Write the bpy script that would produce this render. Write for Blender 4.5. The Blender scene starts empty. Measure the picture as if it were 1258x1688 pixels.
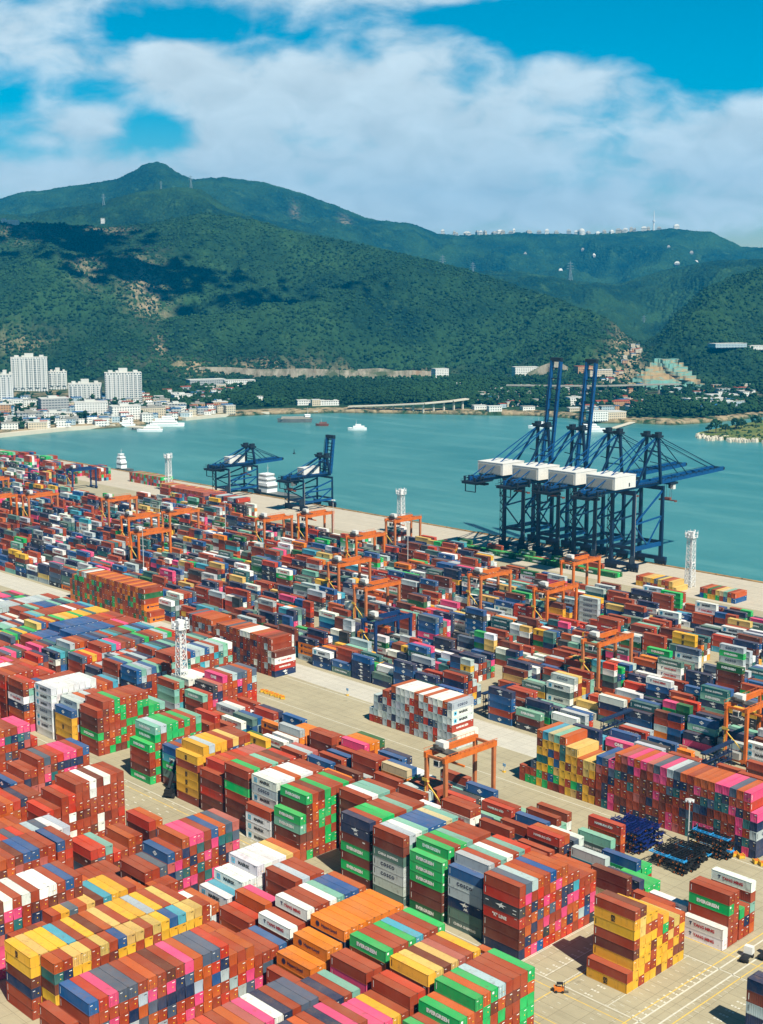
import bpy, bmesh, math, random
import numpy as np
from mathutils import Vector, Matrix
from mathutils.bvhtree import BVHTree

C = bpy.context.scene.collection
R = math.radians
random.seed(7)
rng = np.random.default_rng(7)

# ------------------------------------------------------------------ camera
FPX, PITCH, YAW, CAM_Z = 2175.0, R(9.586), R(45.86), 170.47      # focal length in photo pixels, pose in the yard's own axes
cam_d = bpy.data.cameras.new("camera")
cam_d.sensor_fit = 'VERTICAL'; cam_d.sensor_height = 36.0
cam_d.lens = 36.0 * FPX / 1688.0
cam_d.clip_start = 1.0; cam_d.clip_end = 60000.0
cam = bpy.data.objects.new("camera", cam_d); C.objects.link(cam)
cam.location = (0, 0, CAM_Z)
cam.rotation_euler = (math.pi / 2 - PITCH, 0, YAW)
bpy.context.scene.camera = cam

# ------------------------------------------------------------------ sun, sky, exposure
SUN_DIR = Vector((0.78, -0.19, 1.0)).normalized()                # towards the sun
SUN_ELEV = math.asin(SUN_DIR.z)
sun_d = bpy.data.lights.new("sun", 'SUN'); sun_d.energy = 5.0; sun_d.angle = R(0.53); sun_d.color = (1.0, 0.91, 0.75)
sun = bpy.data.objects.new("sun", sun_d); C.objects.link(sun)
sun.rotation_euler = SUN_DIR.to_track_quat('Z', 'Y').to_euler()
SKY_STRENGTH = 0.062

def build_world():
    w = bpy.data.worlds.new("World"); bpy.context.scene.world = w; w.use_nodes = True
    nt = w.node_tree; N = nt.nodes; L = nt.links; N.clear()
    out = N.new('ShaderNodeOutputWorld'); bg = N.new('ShaderNodeBackground')
    sky = N.new('ShaderNodeTexSky'); sky.sky_type = 'NISHITA'; sky.sun_disc = False
    sky.sun_elevation = SUN_ELEV; sky.sun_rotation = math.atan2(SUN_DIR.x, SUN_DIR.y)
    sky.altitude = 200; sky.air_density = 1.0; sky.dust_density = 0.4; sky.ozone_density = 2.0
    hs = N.new('ShaderNodeHueSaturation'); hs.inputs['Hue'].default_value = 0.478; hs.inputs['Saturation'].default_value = 2.1
    hs.inputs['Value'].default_value = 1.0
    tc = N.new('ShaderNodeTexCoord')
    def M(op, a, b=None, c=None, clamp=False):
        n = N.new('ShaderNodeMath'); n.operation = op; n.use_clamp = clamp
        for i, v in enumerate((a, b, c)):
            if v is None: continue
            if isinstance(v, (int, float)): n.inputs[i].default_value = v
            else: L.new(v, n.inputs[i])
        return n.outputs[0]
    rot = N.new('ShaderNodeVectorRotate'); rot.rotation_type = 'Z_AXIS'; rot.inputs['Angle'].default_value = -YAW
    L.new(tc.outputs['Generated'], rot.inputs['Vector'])
    sep = N.new('ShaderNodeSeparateXYZ'); L.new(rot.outputs[0], sep.inputs[0])
    den = M('MAXIMUM', M('ABSOLUTE', sep.outputs[1]), 0.05)
    az = M('DIVIDE', sep.outputs[0], den); el = M('DIVIDE', sep.outputs[2], den)
    up = N.new('ShaderNodeMapRange'); up.inputs['From Min'].default_value = .16; up.inputs['From Max'].default_value = .75; up.inputs['To Min'].default_value = 1.0; up.inputs['To Max'].default_value = .42
    L.new(sep.outputs[2], up.inputs['Value'])
    deep = N.new('ShaderNodeVectorMath'); deep.operation = 'SCALE'; L.new(sky.outputs[0], deep.inputs[0]); L.new(up.outputs[0], deep.inputs['Scale']); L.new(deep.outputs[0], hs.inputs['Color'])
    comb = N.new('ShaderNodeCombineXYZ'); L.new(M('MULTIPLY', az, 1.0), comb.inputs[0]); L.new(M('MULTIPLY', el, 1.9), comb.inputs[1])
    no = N.new('ShaderNodeTexNoise'); no.inputs['Scale'].default_value = 7.0; no.inputs['Detail'].default_value = 9.0
    no.inputs['Roughness'].default_value = 0.56; no.inputs['Distortion'].default_value = 0.25
    L.new(comb.outputs[0], no.inputs['Vector'])
    no2 = N.new('ShaderNodeTexNoise'); no2.inputs['Scale'].default_value = 26.0; no2.inputs['Detail'].default_value = 9.0; no2.inputs['Distortion'].default_value = 0.5
    L.new(comb.outputs[0], no2.inputs['Vector'])
    def blob(px, py, rx, ry, amp):                       # a bank of clouds in its direction of the sky
        e = math.tan(math.atan((844 - py) / FPX) - PITCH); a = (px - 629) / FPX
        dx = M('DIVIDE', M('SUBTRACT', az, a), rx / FPX); dy = M('DIVIDE', M('SUBTRACT', el, e), ry / FPX)
        return M('MULTIPLY', M('EXPONENT', M('MULTIPLY', M('ADD', M('MULTIPLY', dx, dx), M('MULTIPLY', dy, dy)), -1.0)), amp)
    banks = [(30, 60, 150, 85, .55), (170, 105, 50, 45, .10), (620, -16, 280, 30, .50), (540, 130, 330, 80, .50), (290, 95, 55, 42, .42), (720, 70, 110, 50, .30), (960, 115, 120, 50, .42), (930, 190, 260, 80, .34), (330, 150, 160, 50, .22),
             (150, 205, 80, 34, .52), (385, 240, 74, 44, .50), (1240, 170, 80, 50, .36), (1190, 260, 120, 50, .16), (650, 285, 760, 66, .44), (800, 355, 560, 50, .42), (80, 300, 220, 44, .34), (1230, 300, 160, 80, .26), (640, 215, 420, 60, .18),
             (1080, 50, 300, 72, -.65), (1200, 90, 110, 60, -.35), (290, 48, 120, 28, -.50), (170, 148, 64, 30, -.30), (40, 190, 80, 34, -.16), (70, 252, 110, 22, -.22), (800, 28, 140, 16, -.35), (265, 215, 60, 34, -.35), (560, 235, 160, 18, -.14), (1010, 300, 220, 22, -.12)]
    s = None
    for b in banks:
        o = blob(*b); s = o if s is None else M('ADD', s, o)
    dens = M('ADD', M('ADD', s, M('MULTIPLY', M('SUBTRACT', no.outputs[0], 0.5), 1.5)), M('MULTIPLY', M('SUBTRACT', no2.outputs[0], 0.5), 0.62))
    dens = M('SUBTRACT', dens, M('MULTIPLY', M('MAXIMUM', M('SUBTRACT', el, .26), 0.0), 2.2))   # open blue overhead
    dens = M('SUBTRACT', dens, M('MULTIPLY', M('LESS_THAN', sep.outputs[1], 0.0), .12))
    mr = N.new('ShaderNodeMapRange'); mr.interpolation_type = 'SMOOTHSTEP'
    mr.inputs['From Min'].default_value = 0.04; mr.inputs['From Max'].default_value = 0.56
    L.new(dens, mr.inputs['Value'])
    cr = N.new('ShaderNodeMapRange'); cr.inputs['From Min'].default_value = 0.25; cr.inputs['From Max'].default_value = 0.75
    cr.inputs['To Min'].default_value = 7.8; cr.inputs['To Max'].default_value = 10.4
    L.new(no2.outputs[0], cr.inputs['Value'])
    cc = N.new('ShaderNodeVectorMath'); cc.operation = 'SCALE'; cc.inputs[0].default_value = (0.86, 0.97, 1.0)
    L.new(cr.outputs[0], cc.inputs['Scale'])
    mx = N.new('ShaderNodeMix'); mx.data_type = 'RGBA'
    L.new(M('MULTIPLY', mr.outputs[0], 0.90), mx.inputs['Factor']); L.new(hs.outputs[0], mx.inputs[6]); L.new(cc.outputs[0], mx.inputs[7])
    L.new(mx.outputs[2], bg.inputs['Color']); bg.inputs['Strength'].default_value = SKY_STRENGTH
    L.new(bg.outputs[0], out.inputs['Surface'])
build_world()
sc = bpy.context.scene
sc.view_settings.view_transform = 'Standard'; sc.view_settings.look = 'None'
sc.view_settings.exposure = 0.80; sc.view_settings.gamma = 1.0; sc.view_settings.use_curve_mapping = False
sc.cycles.use_denoising = True
sc.cycles.max_bounces = 5; sc.cycles.diffuse_bounces = 2; sc.cycles.glossy_bounces = 2; sc.cycles.volume_bounces = 0
sc.cycles.transparent_max_bounces = 4

# ------------------------------------------------------------------ survey helpers: photo pixel -> metres in the yard
_cp, _sp, _th = math.cos(PITCH), math.sin(PITCH), math.pi / 2 - YAW
def ray(px, py):
    x, y = (px - 629) / FPX, -(py - 844) / FPX
    a = _cp + y * _sp; z = -_sp + y * _cp
    return (-math.cos(_th) * a + math.sin(_th) * x, math.sin(_th) * a + math.cos(_th) * x, z)
def ground(px, py, z=0.0):
    d = ray(px, py); t = (z - CAM_Z) / d[2]
    return Vector((d[0] * t, d[1] * t, z))
def at_dist(px, py, dist):                                      # the point this far (horizontally) along the sight line
    d = ray(px, py); t = dist / math.hypot(d[0], d[1])
    return Vector((d[0] * t, d[1] * t, CAM_Z + d[2] * t))

# ------------------------------------------------------------------ mesh helpers
class MB:
    """collects shapes, becomes ONE mesh object"""
    def __init__(s): s.v = []; s.f = []; s.mi = []
    def poly(s, pts, m=0):
        i = len(s.v); s.v.extend([tuple(p) for p in pts]); s.f.append(tuple(range(i, i + len(pts)))); s.mi.append(m)
    def hexa(s, b, t, m=0):                                      # 4 bottom points, 4 top points
        i = len(s.v); s.v.extend([tuple(p) for p in b] + [tuple(p) for p in t])
        for q in ((3, 2, 1, 0), (4, 5, 6, 7), (0, 1, 5, 4), (1, 2, 6, 5), (2, 3, 7, 6), (3, 0, 4, 7)):
            s.f.append(tuple(i + k for k in q)); s.mi.append(m)
    def box(s, x0, x1, y0, y1, z0, z1, m=0):
        s.hexa([(x0, y0, z0), (x1, y0, z0), (x1, y1, z0), (x0, y1, z0)], [(x0, y0, z1), (x1, y0, z1), (x1, y1, z1), (x0, y1, z1)], m)
    def bar(s, p, q, w, h=None, m=0):                            # rectangular bar from p to q
        p, q = Vector(p), Vector(q); h = h or w; d = (q - p)
        if d.length < 1e-6: return
        d.normalize(); up = Vector((0, 0, 1)) if abs(d.z) < 0.95 else Vector((0, 1, 0))
        a = d.cross(up).normalized() * w / 2; b = a.cross(d).normalized() * h / 2
        s.hexa([p - a - b, p + a - b, p + a + b, p - a + b], [q - a - b, q + a - b, q + a + b, q - a + b], m)
    def tube(s, p, q, r0, r1=None, n=8, m=0):
        p, q = Vector(p), Vector(q); r1 = r0 if r1 is None else r1; d = (q - p).normalized()
        up = Vector((0, 0, 1)) if abs(d.z) < 0.95 else Vector((0, 1, 0))
        a = d.cross(up).normalized(); b = a.cross(d).normalized(); i = len(s.v)
        for c, r in ((p, r0), (q, r1)):
            for k in range(n):
                t = 2 * math.pi * k / n; s.v.append(tuple(c + (a * math.cos(t) + b * math.sin(t)) * r))
        for k in range(n):
            s.f.append((i + k, i + (k + 1) % n, i + n + (k + 1) % n, i + n + k)); s.mi.append(m)
        s.f.append(tuple(i + k for k in range(n))[::-1]); s.mi.append(m)
        s.f.append(tuple(i + n + k for k in range(n))); s.mi.append(m)
    def prism(s, pts, z0, z1, m=0):                              # ground polygon extruded up
        n = len(pts); i = len(s.v)
        s.v.extend([(p[0], p[1], z0) for p in pts] + [(p[0], p[1], z1) for p in pts])
        s.f.append(tuple(range(i + n, i + 2 * n))); s.mi.append(m)
        for k in range(n):
            s.f.append((i + k, i + (k + 1) % n, i + n + (k + 1) % n, i + n + k)); s.mi.append(m)
    def mesh(s, name, mats):
        me = bpy.data.meshes.new(name); me.from_pydata(s.v, [], s.f)
        for m in (mats if isinstance(mats, (list, tuple)) else [mats]): me.materials.append(m)
        if any(s.mi): me.polygons.foreach_set('material_index', s.mi)
        me.update(); return me
    def build(s, name, mats, parent=None):
        o = bpy.data.objects.new(name, s.mesh(name, mats)); C.objects.link(o)
        if parent is not None: o.parent = parent
        return o
def np_mesh(name, verts, quads, mats, smooth=False):
    me = bpy.data.meshes.new(name); n, k = quads.shape
    me.vertices.add(len(verts)); me.vertices.foreach_set('co', np.ascontiguousarray(verts, dtype=np.float32).ravel())
    me.loops.add(n * k); me.loops.foreach_set('vertex_index', np.ascontiguousarray(quads, dtype=np.int32).ravel())
    me.polygons.add(n); me.polygons.foreach_set('loop_start', np.arange(0, n * k, k, dtype=np.int32))
    for m in mats: me.materials.append(m)
    me.update(calc_edges=True)
    if smooth: me.polygons.foreach_set('use_smooth', np.ones(n, dtype=bool))
    return me
def tag(o, label=None, cat=None, group=None, kind=None):
    if label: o['label'] = label
    if cat: o['category'] = cat
    if group: o['group'] = group
    if kind: o['kind'] = kind
    return o
def empty(name, loc, rz=0.0):
    o = bpy.data.objects.new(name, None); C.objects.link(o); o.location = loc; o.rotation_euler = (0, 0, rz); o.empty_display_size = 1.0
    return o
KIDS = {}
def copy_tree(o, parent=None):
    c = o.copy(); C.objects.link(c)
    if parent is not None: c.parent = parent
    for ch in list(o.children): copy_tree(ch, c)
    return c
ORD = ['zeroth', 'first', 'second', 'third', 'fourth', 'fifth', 'sixth', 'seventh', 'eighth', 'ninth', 'tenth', 'eleventh', 'twelfth', 'thirteenth', 'fourteenth',
       'fifteenth', 'sixteenth', 'seventeenth', 'eighteenth', 'nineteenth', 'twentieth', 'twenty-first', 'twenty-second', 'twenty-third', 'twenty-fourth', 'twenty-fifth', 'twenty-sixth'] + ['farther'] * 60

# ------------------------------------------------------------------ materials
def srgb(r, g, b):
    f = lambda c: (c / 255 / 12.92) if c / 255 <= 0.04045 else ((c / 255 + 0.055) / 1.055) ** 2.4
    return (f(r), f(g), f(b), 1.0)
def nodes_of(name):
    m = bpy.data.materials.new(name); m.use_nodes = True; nt = m.node_tree; return m, nt, nt.nodes['Principled BSDF']
def noise(nt, vec, scale, detail=4, rough=0.55):
    n = nt.nodes.new('ShaderNodeTexNoise'); n.inputs['Scale'].default_value = scale; n.inputs['Detail'].default_value = detail; n.inputs['Roughness'].default_value = rough
    if vec is not None: nt.links.new(vec, n.inputs['Vector'])
    return n.outputs['Fac']
def ramp(nt, fac, lo, hi, a=0.0, b=1.0):
    n = nt.nodes.new('ShaderNodeMapRange'); n.inputs['From Min'].default_value = lo; n.inputs['From Max'].default_value = hi
    n.inputs['To Min'].default_value = a; n.inputs['To Max'].default_value = b; nt.links.new(fac, n.inputs['Value']); return n.outputs[0]
def mix(nt, fac, a, b, mode='MIX'):
    n = nt.nodes.new('ShaderNodeMix'); n.data_type = 'RGBA'; n.blend_type = mode
    for i, v in ((0, fac), (6, a), (7, b)):
        if isinstance(v, (int, float)): n.inputs[i].default_value = v
        elif isinstance(v, tuple): n.inputs[i].default_value = v
        else: nt.links.new(v, n.inputs[i])
    return n.outputs[2]
def plain(name, rgb, rough=0.6, metal=0.0, var=0.25, scale=0.6, space='Object'):
    m, nt, p = nodes_of(name)
    tc = nt.nodes.new('ShaderNodeTexCoord')
    f = noise(nt, tc.outputs[space], scale, 6, 0.65)
    c = srgb(*rgb); d = tuple(x * (1 - var) for x in c[:3]) + (1.0,); l = tuple(min(1, x * (1 + var * .6)) for x in c[:3]) + (1.0,)
    nt.links.new(mix(nt, ramp(nt, f, .3, .7), d, l), p.inputs['Base Color'])
    p.inputs['Roughness'].default_value = rough; p.inputs['Metallic'].default_value = metal
    return m

def paint(name, source):
    """weathered container paint; the colour comes with the box"""
    m, nt, p = nodes_of(name)
    if source == 'object':
        col = nt.nodes.new('ShaderNodeObjectInfo').outputs['Color']
    else:
        a = nt.nodes.new('ShaderNodeAttribute'); a.attribute_name = 'paint'; col = a.outputs['Color']
    geo = nt.nodes.new('ShaderNodeNewGeometry')
    pos = geo.outputs['Position']
    mp = nt.nodes.new('ShaderNodeMapping'); mp.inputs['Scale'].default_value = (1, 1, 0.25); nt.links.new(pos, mp.inputs['Vector'])
    big = noise(nt, pos, 0.16, 5, 0.6); fine = noise(nt, mp.outputs[0], 1.6, 5, 0.7); spots = noise(nt, pos, 0.55, 4, 0.6)
    c = mix(nt, ramp(nt, big, .35, .75, 0.0, .10), col, (0.60, 0.46, 0.34, 1))                       # bleached patches
    c = mix(nt, ramp(nt, fine, .52, .8, 0.0, .45), c, (0.13, 0.075, 0.05, 1))                        # rust and dirt
    c = mix(nt, ramp(nt, spots, .62, .72, 0.0, .38), c, (0.10, 0.06, 0.045, 1))                      # scuffs
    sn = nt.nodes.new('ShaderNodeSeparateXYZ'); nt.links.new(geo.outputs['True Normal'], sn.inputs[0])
    patch = noise(nt, pos, .42, 6, .7)
    c = mix(nt, ramp(nt, sn.outputs[2], .6, .9, 0.0, .06), c, (0.60, 0.40, 0.26, 1))                # upward faces mixed towards pale tan
    mm = nt.nodes.new('ShaderNodeMath'); mm.operation = 'MULTIPLY'; nt.links.new(ramp(nt, patch, .54, .70, 0.0, .34), mm.inputs[0]); nt.links.new(ramp(nt, sn.outputs[2], .6, .9), mm.inputs[1])
    c = mix(nt, mm.outputs[0], c, (0.20, 0.11, 0.07, 1))                                             # standing-water stains on roofs
    nt.links.new(c, p.inputs['Base Color']); p.inputs['Roughness'].default_value = 0.6
    p.inputs['Specular IOR Level'].default_value = 0.10
    if source != 'object':                                        # pressed-steel ribs
        uv = nt.nodes.new('ShaderNodeUVMap'); uv.uv_map = 'UVMap'
        wv = nt.nodes.new('ShaderNodeTexWave'); wv.inputs['Scale'].default_value = 0.56; wv.bands_direction = 'X'
        nt.links.new(uv.outputs[0], wv.inputs['Vector'])
        bp = nt.nodes.new('ShaderNodeBump'); bp.inputs['Strength'].default_value = 0.5; bp.inputs['Distance'].default_value = 0.06
        nt.links.new(wv.outputs['Fac'], bp.inputs['Height']); nt.links.new(bp.outputs[0], p.inputs['Normal'])
    return m
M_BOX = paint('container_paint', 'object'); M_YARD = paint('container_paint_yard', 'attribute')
M = {
    'white_ink': plain('white_lettering', (232, 234, 230), .6, var=.12), 'navy_ink': plain('navy_lettering', (24, 34, 74), .6, var=.2),
    'red_ink': plain('red_lettering', (190, 42, 40), .6, var=.15), 'black_ink': plain('black_lettering', (28, 28, 30), .6, var=.2),
    'sky_ink': plain('sky_blue_mark', (96, 190, 224), .6, var=.1), 'yellow_ink': plain('yellow_sticker', (236, 190, 40), .6, var=.1),
    'steel': plain('dark_lock_steel', (86, 80, 74), .5, .4, .3, 2.0), 'galv': plain('galvanised', (176, 176, 170), .45, .3, .2, 2.0),
    'crane_blue_shaded': plain('crane_shaded_paint', (6, 32, 62), .45, var=.3, scale=.12), 'crane_dark': plain('crane_dark_steel', (16, 30, 44), .6, var=.3, scale=.3),
    'crane_blue_lit': plain('crane_lit_paint', (10, 66, 118), .42, var=.2, scale=.15), 'house_white': plain('machine_house_white', (206, 207, 204), .5, var=.07, scale=.2),
    'rtg_orange': plain('gantry_orange', (200, 102, 32), .5, var=.25, scale=.25), 'rtg_orange2': plain('gantry_faded_orange', (178, 106, 62), .55, var=.25, scale=.25),
    'rtg_blue': plain('gantry_blue', (14, 48, 96), .5, var=.25, scale=.25), 'rubber': plain('rubber', (26, 26, 26), .9, var=.2), 'glass': plain('dark_glass', (30, 44, 52), .15, var=.2),
    'mast_white': plain('mast_white', (210, 212, 212), .5, var=.06), 'pole': plain('lamp_pole_grey', (196, 200, 200), .45, .2, .1),
    'rack_navy': plain('rack_navy', (20, 40, 72), .55, var=.3, scale=.4), 'line_white': plain('road_paint_white', (196, 194, 180), .7, var=.22, scale=.5),
    'line_yellow': plain('road_paint_yellow', (214, 178, 74), .7, var=.25, scale=.5), 'machine_orange': plain('machine_orange', (206, 112, 34), .55, var=.2), 'machine_yellow': plain('machine_yellow', (214, 170, 44), .55, var=.25),
    'chassis_blue': plain('chassis_blue', (12, 34, 100), .5, var=.25), 'chassis_black': plain('chassis_black', (22, 24, 28), .6, var=.3), 'chassis_cyan': plain('chassis_cyan', (40, 140, 200), .5, var=.2),
    'hull_grey': plain('hull_grey', (108, 112, 112), .6, var=.3, scale=.1), 'hull_rust': plain('hull_rust', (120, 66, 48), .6, var=.3, scale=.1), 'hull_white': plain('hull_white', (232, 236, 238), .45, var=.06),
    'bark': plain('bark', (84, 68, 52), .9, var=.3, scale=1.5), 'pylon': plain('pylon_steel', (112, 132, 138), .5, .3, .1), 'concrete_w': plain('pale_concrete', (190, 184, 168), .8, var=.15, scale=.05),
    'fender': plain('quay_fender', (150, 118, 70), .8, var=.5, scale=.15), 'lamp_glass': plain('floodlight_glass', (210, 216, 220), .3, var=.1),
}
def concrete(name, rgb, stain=.35):
    m, nt, p = nodes_of(name); geo = nt.nodes.new('ShaderNodeNewGeometry'); pos = geo.outputs['Position']
    a = noise(nt, pos, .035, 7, .65); b = noise(nt, pos, .5, 6, .7); t = nt.nodes.new('ShaderNodeMapping'); t.inputs['Scale'].default_value = (.012, .35, 1); nt.links.new(pos, t.inputs['Vector'])
    tr = noise(nt, t.outputs[0], 1.0, 5, .7)
    c = srgb(*rgb); dk = tuple(x * .62 for x in c[:3]) + (1,)
    x = mix(nt, ramp(nt, a, .35, .7, 0, stain * 1.6), c, dk); x = mix(nt, ramp(nt, b, .45, .8, 0, .35), x, dk); x = mix(nt, ramp(nt, tr, .5, .75, 0, .4), x, tuple(v * .5 for v in c[:3]) + (1,))
    bk = nt.nodes.new('ShaderNodeTexBrick'); bk.offset = 0; bk.inputs['Scale'].default_value = 1.0; bk.inputs['Brick Width'].default_value = 6.0; bk.inputs['Row Height'].default_value = 4.5; bk.inputs['Mortar Size'].default_value = .07; bk.inputs['Color1'].default_value = (1, 1, 1, 1); bk.inputs['Color2'].default_value = (.93, .93, .93, 1); bk.inputs['Mortar'].default_value = (.5, .48, .45, 1); nt.links.new(pos, bk.inputs['Vector'])
    x = mix(nt, .75, x, bk.outputs['Color'], 'MULTIPLY')
    oil = noise(nt, pos, .22, 3, .5); x = mix(nt, ramp(nt, oil, .68, .76, 0, .5), x, tuple(v * .35 for v in c[:3]) + (1,))
    nt.links.new(x, p.inputs['Base Color']); p.inputs['Roughness'].default_value = .9
    return m
M_GROUND = concrete('yard_concrete', (164, 156, 130)); M_ROAD = concrete('pale_road', (184, 181, 170), .12); M_APRON = concrete('quay_apron', (180, 172, 156), .12)
def water_mat():
    m, nt, p = nodes_of('sea_water'); geo = nt.nodes.new('ShaderNodeNewGeometry'); pos = geo.outputs['Position']
    a = noise(nt, pos, .004, 5, .6); b = noise(nt, pos, .02, 5, .6)
    c = mix(nt, ramp(nt, a, .3, .7), srgb(48, 108, 111), srgb(76, 132, 132)); c = mix(nt, ramp(nt, b, .5, .8, 0, .2), c, srgb(102, 154, 152))
    ms = nt.nodes.new('ShaderNodeMapping'); ms.inputs['Rotation'].default_value = (0, 0, R(-40)); ms.inputs['Scale'].default_value = (.004, .03, 1); nt.links.new(pos, ms.inputs['Vector'])
    c = mix(nt, ramp(nt, noise(nt, ms.outputs[0], 1.0, 6, .65), .5, .75, 0, .35), c, srgb(120, 170, 166)); c = mix(nt, ramp(nt, noise(nt, pos, .11, 6, .75), .4, .7, 0, .22), c, srgb(40, 104, 112))
    nt.links.new(c, p.inputs['Base Color']); p.inputs['Roughness'].default_value = .32; p.inputs['IOR'].default_value = 1.33
    w1 = noise(nt, pos, .35, 6, .7); bp = nt.nodes.new('ShaderNodeBump'); bp.inputs['Strength'].default_value = .55; bp.inputs['Distance'].default_value = .5
    nt.links.new(w1, bp.inputs['Height']); nt.links.new(bp.outputs[0], p.inputs['Normal'])
    return m
M_WATER = water_mat()
def hill_mat():
    m, nt, p = nodes_of('hill_forest'); geo = nt.nodes.new('ShaderNodeNewGeometry'); pos = geo.outputs['Position']
    vo = nt.nodes.new('ShaderNodeTexVoronoi'); vo.inputs['Scale'].default_value = .09; nt.links.new(pos, vo.inputs['Vector'])
    sp = nt.nodes.new('ShaderNodeSeparateColor'); nt.links.new(vo.outputs['Color'], sp.inputs[0])
    big = noise(nt, pos, .0035, 6, .62); mid = noise(nt, pos, .02, 6, .65)
    c = mix(nt, sp.outputs[0], srgb(8, 35, 32), srgb(26, 54, 38))
    c = mix(nt, ramp(nt, big, .4, .66), c, srgb(44, 74, 44)); c = mix(nt, ramp(nt, mid, .56, .7, 0, .6), c, srgb(62, 92, 56))
    rk = nt.nodes.new('ShaderNodeAttribute'); rk.attribute_name = 'bare'; rk_n = noise(nt, pos, .05, 5, .7)
    mul = nt.nodes.new('ShaderNodeMath'); mul.operation = 'MULTIPLY'; nt.links.new(rk.outputs['Fac'], mul.inputs[0]); nt.links.new(ramp(nt, rk_n, .42, .56), mul.inputs[1])
    c = mix(nt, mul.outputs[0], c, srgb(146, 132, 106))
    nt.links.new(c, p.inputs['Base Color']); p.inputs['Roughness'].default_value = .95; p.inputs['Specular IOR Level'].default_value = .1
    bp = nt.nodes.new('ShaderNodeBump'); bp.inputs['Strength'].default_value = 1.0; bp.inputs['Distance'].default_value = 7.0
    inv = nt.nodes.new('ShaderNodeMath'); inv.operation = 'SUBTRACT'; inv.inputs[0].default_value = 1.0; nt.links.new(vo.outputs['Distance'], inv.inputs[1])
    mp = nt.nodes.new('ShaderNodeMath'); mp.operation = 'MULTIPLY'; mp.inputs[1].default_value = .12; nt.links.new(inv.outputs[0], mp.inputs[0])
    nt.links.new(inv.outputs[0], bp.inputs['Height']); nt.links.new(bp.outputs[0], p.inputs['Normal'])
    return m
M_HILL = hill_mat()
def leaf_mat(name, a, b, sc_=.12):
    m, nt, p = nodes_of(name); geo = nt.nodes.new('ShaderNodeNewGeometry'); f = noise(nt, geo.outputs['Position'], sc_, 6, .7); g = noise(nt, geo.outputs['Position'], .004, 6, .62)
    c = mix(nt, ramp(nt, f, .35, .68), srgb(*a), srgb(*b)); c = mix(nt, ramp(nt, g, .46, .70, 0, .6), c, srgb(50, 84, 48))
    nt.links.new(c, p.inputs['Base Color']); p.inputs['Roughness'].default_value = .9; p.inputs['Specular IOR Level'].default_value = .1
    return m
M_LEAF = leaf_mat('woodland_leaves', (9, 36, 28), (40, 70, 38)); M_GRASS = leaf_mat('rough_grass', (66, 90, 44), (120, 120, 68), .05)
def facade(name, wall, win, sx, sz, wx=.5, wz=.45):
    """painted wall with rows of windows (object space metres)"""
    m, nt, p = nodes_of(name); tc = nt.nodes.new('ShaderNodeTexCoord'); s = nt.nodes.new('ShaderNodeSeparateXYZ'); nt.links.new(tc.outputs['Object'], s.inputs[0])
    def mt(op, a, b):
        n = nt.nodes.new('ShaderNodeMath'); n.operation = op
        for i, v in enumerate((a, b)):
            if isinstance(v, (int, float)): n.inputs[i].default_value = v
            else: nt.links.new(v, n.inputs[i])
        return n.outputs[0]
    h = mt('ADD', s.outputs[0], s.outputs[1])
    a = mt('LESS_THAN', mt('FRACT', mt('DIVIDE', h, sx), 0), wx); b = mt('LESS_THAN', mt('FRACT', mt('DIVIDE', s.outputs[2], sz), 0), wz)
    f = mt('MULTIPLY', a, b); n = nt.nodes.new('ShaderNodeNewGeometry'); sn = nt.nodes.new('ShaderNodeSeparateXYZ'); nt.links.new(n.outputs['Normal'], sn.inputs[0])
    f = mt('MULTIPLY', f, mt('LESS_THAN', mt('ABSOLUTE', sn.outputs[2], 0), .5))
    g = noise(nt, tc.outputs['Object'], .15, 5, .6); w = srgb(*wall)
    base = mix(nt, ramp(nt, g, .3, .75, 0, .3), w, tuple(x * .75 for x in w[:3]) + (1,))
    nt.links.new(mix(nt, f, base, srgb(*win)), p.inputs['Base Color']); p.inputs['Roughness'].default_value = .6
    return m
FAC = [facade('white_facade', (214, 216, 212), (64, 82, 90), 3.4, 3.1), facade('cream_facade', (192, 182, 160), (66, 76, 80), 3.0, 3.2), facade('grey_facade', (156, 162, 164), (48, 64, 72), 4.0, 3.4, .7, .4),
       facade('tan_facade', (176, 138, 102), (70, 66, 60), 3.2, 3.2), facade('pale_blue_facade', (160, 180, 188), (50, 84, 106), 3.4, 3.2)]
M_TOWER = facade('tower_facade', (196, 200, 199), (50, 76, 86), 4.2, 3.0, .5, .62)
M_ROOFS = [plain('flat_roof_grey', (140, 140, 134), .8, var=.2, scale=.1), plain('roof_terracotta', (150, 70, 40), .8, var=.2, scale=.1), plain('roof_blue_sheet', (40, 100, 150), .5, var=.2, scale=.1), plain('roof_white', (186, 188, 184), .7, var=.1, scale=.1)]

# ------------------------------------------------------------------ the setting: sea bed, water, yard, roads
def sheet(name, pts, z, mat, kind='structure'):
    b = MB(); b.poly([(p[0], p[1], z) for p in pts]); o = b.build(name, mat); tag(o, kind=kind); return o
sheet('sea_bed', [(-9500, -2300), (2300, -2300), (2300, 10300), (-9500, 10300)], -9.0, plain('sea_bed', (70, 84, 70), .9))
sheet('water', [(-9500, 600), (2300, 600), (2300, 10300), (-9500, 10300)], -3.0, M_WATER)
yb = MB(); yb.box(-3200, 2200, -2200, 691, -8.5, 0.0); tag(yb.build('ground', M_GROUND), kind='structure')
sheet('quay_apron', [(-1500, 627), (600, 627), (600, 688.5), (-1500, 688.5)], .004, M_APRON)
ed = MB(); ed.box(-1500, 600, 688.6, 691.4, .002, .35)
for k in range(330):
    u = -1480 + k * 6.2 + random.uniform(-1, 1); ed.box(u, u + random.uniform(.8, 2.0), 691.4, 692.2, -2.4, .2); 
    if k % 3 == 0: ed.box(u, u + .9, 688.7, 689.5, .35, .9)
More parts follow.
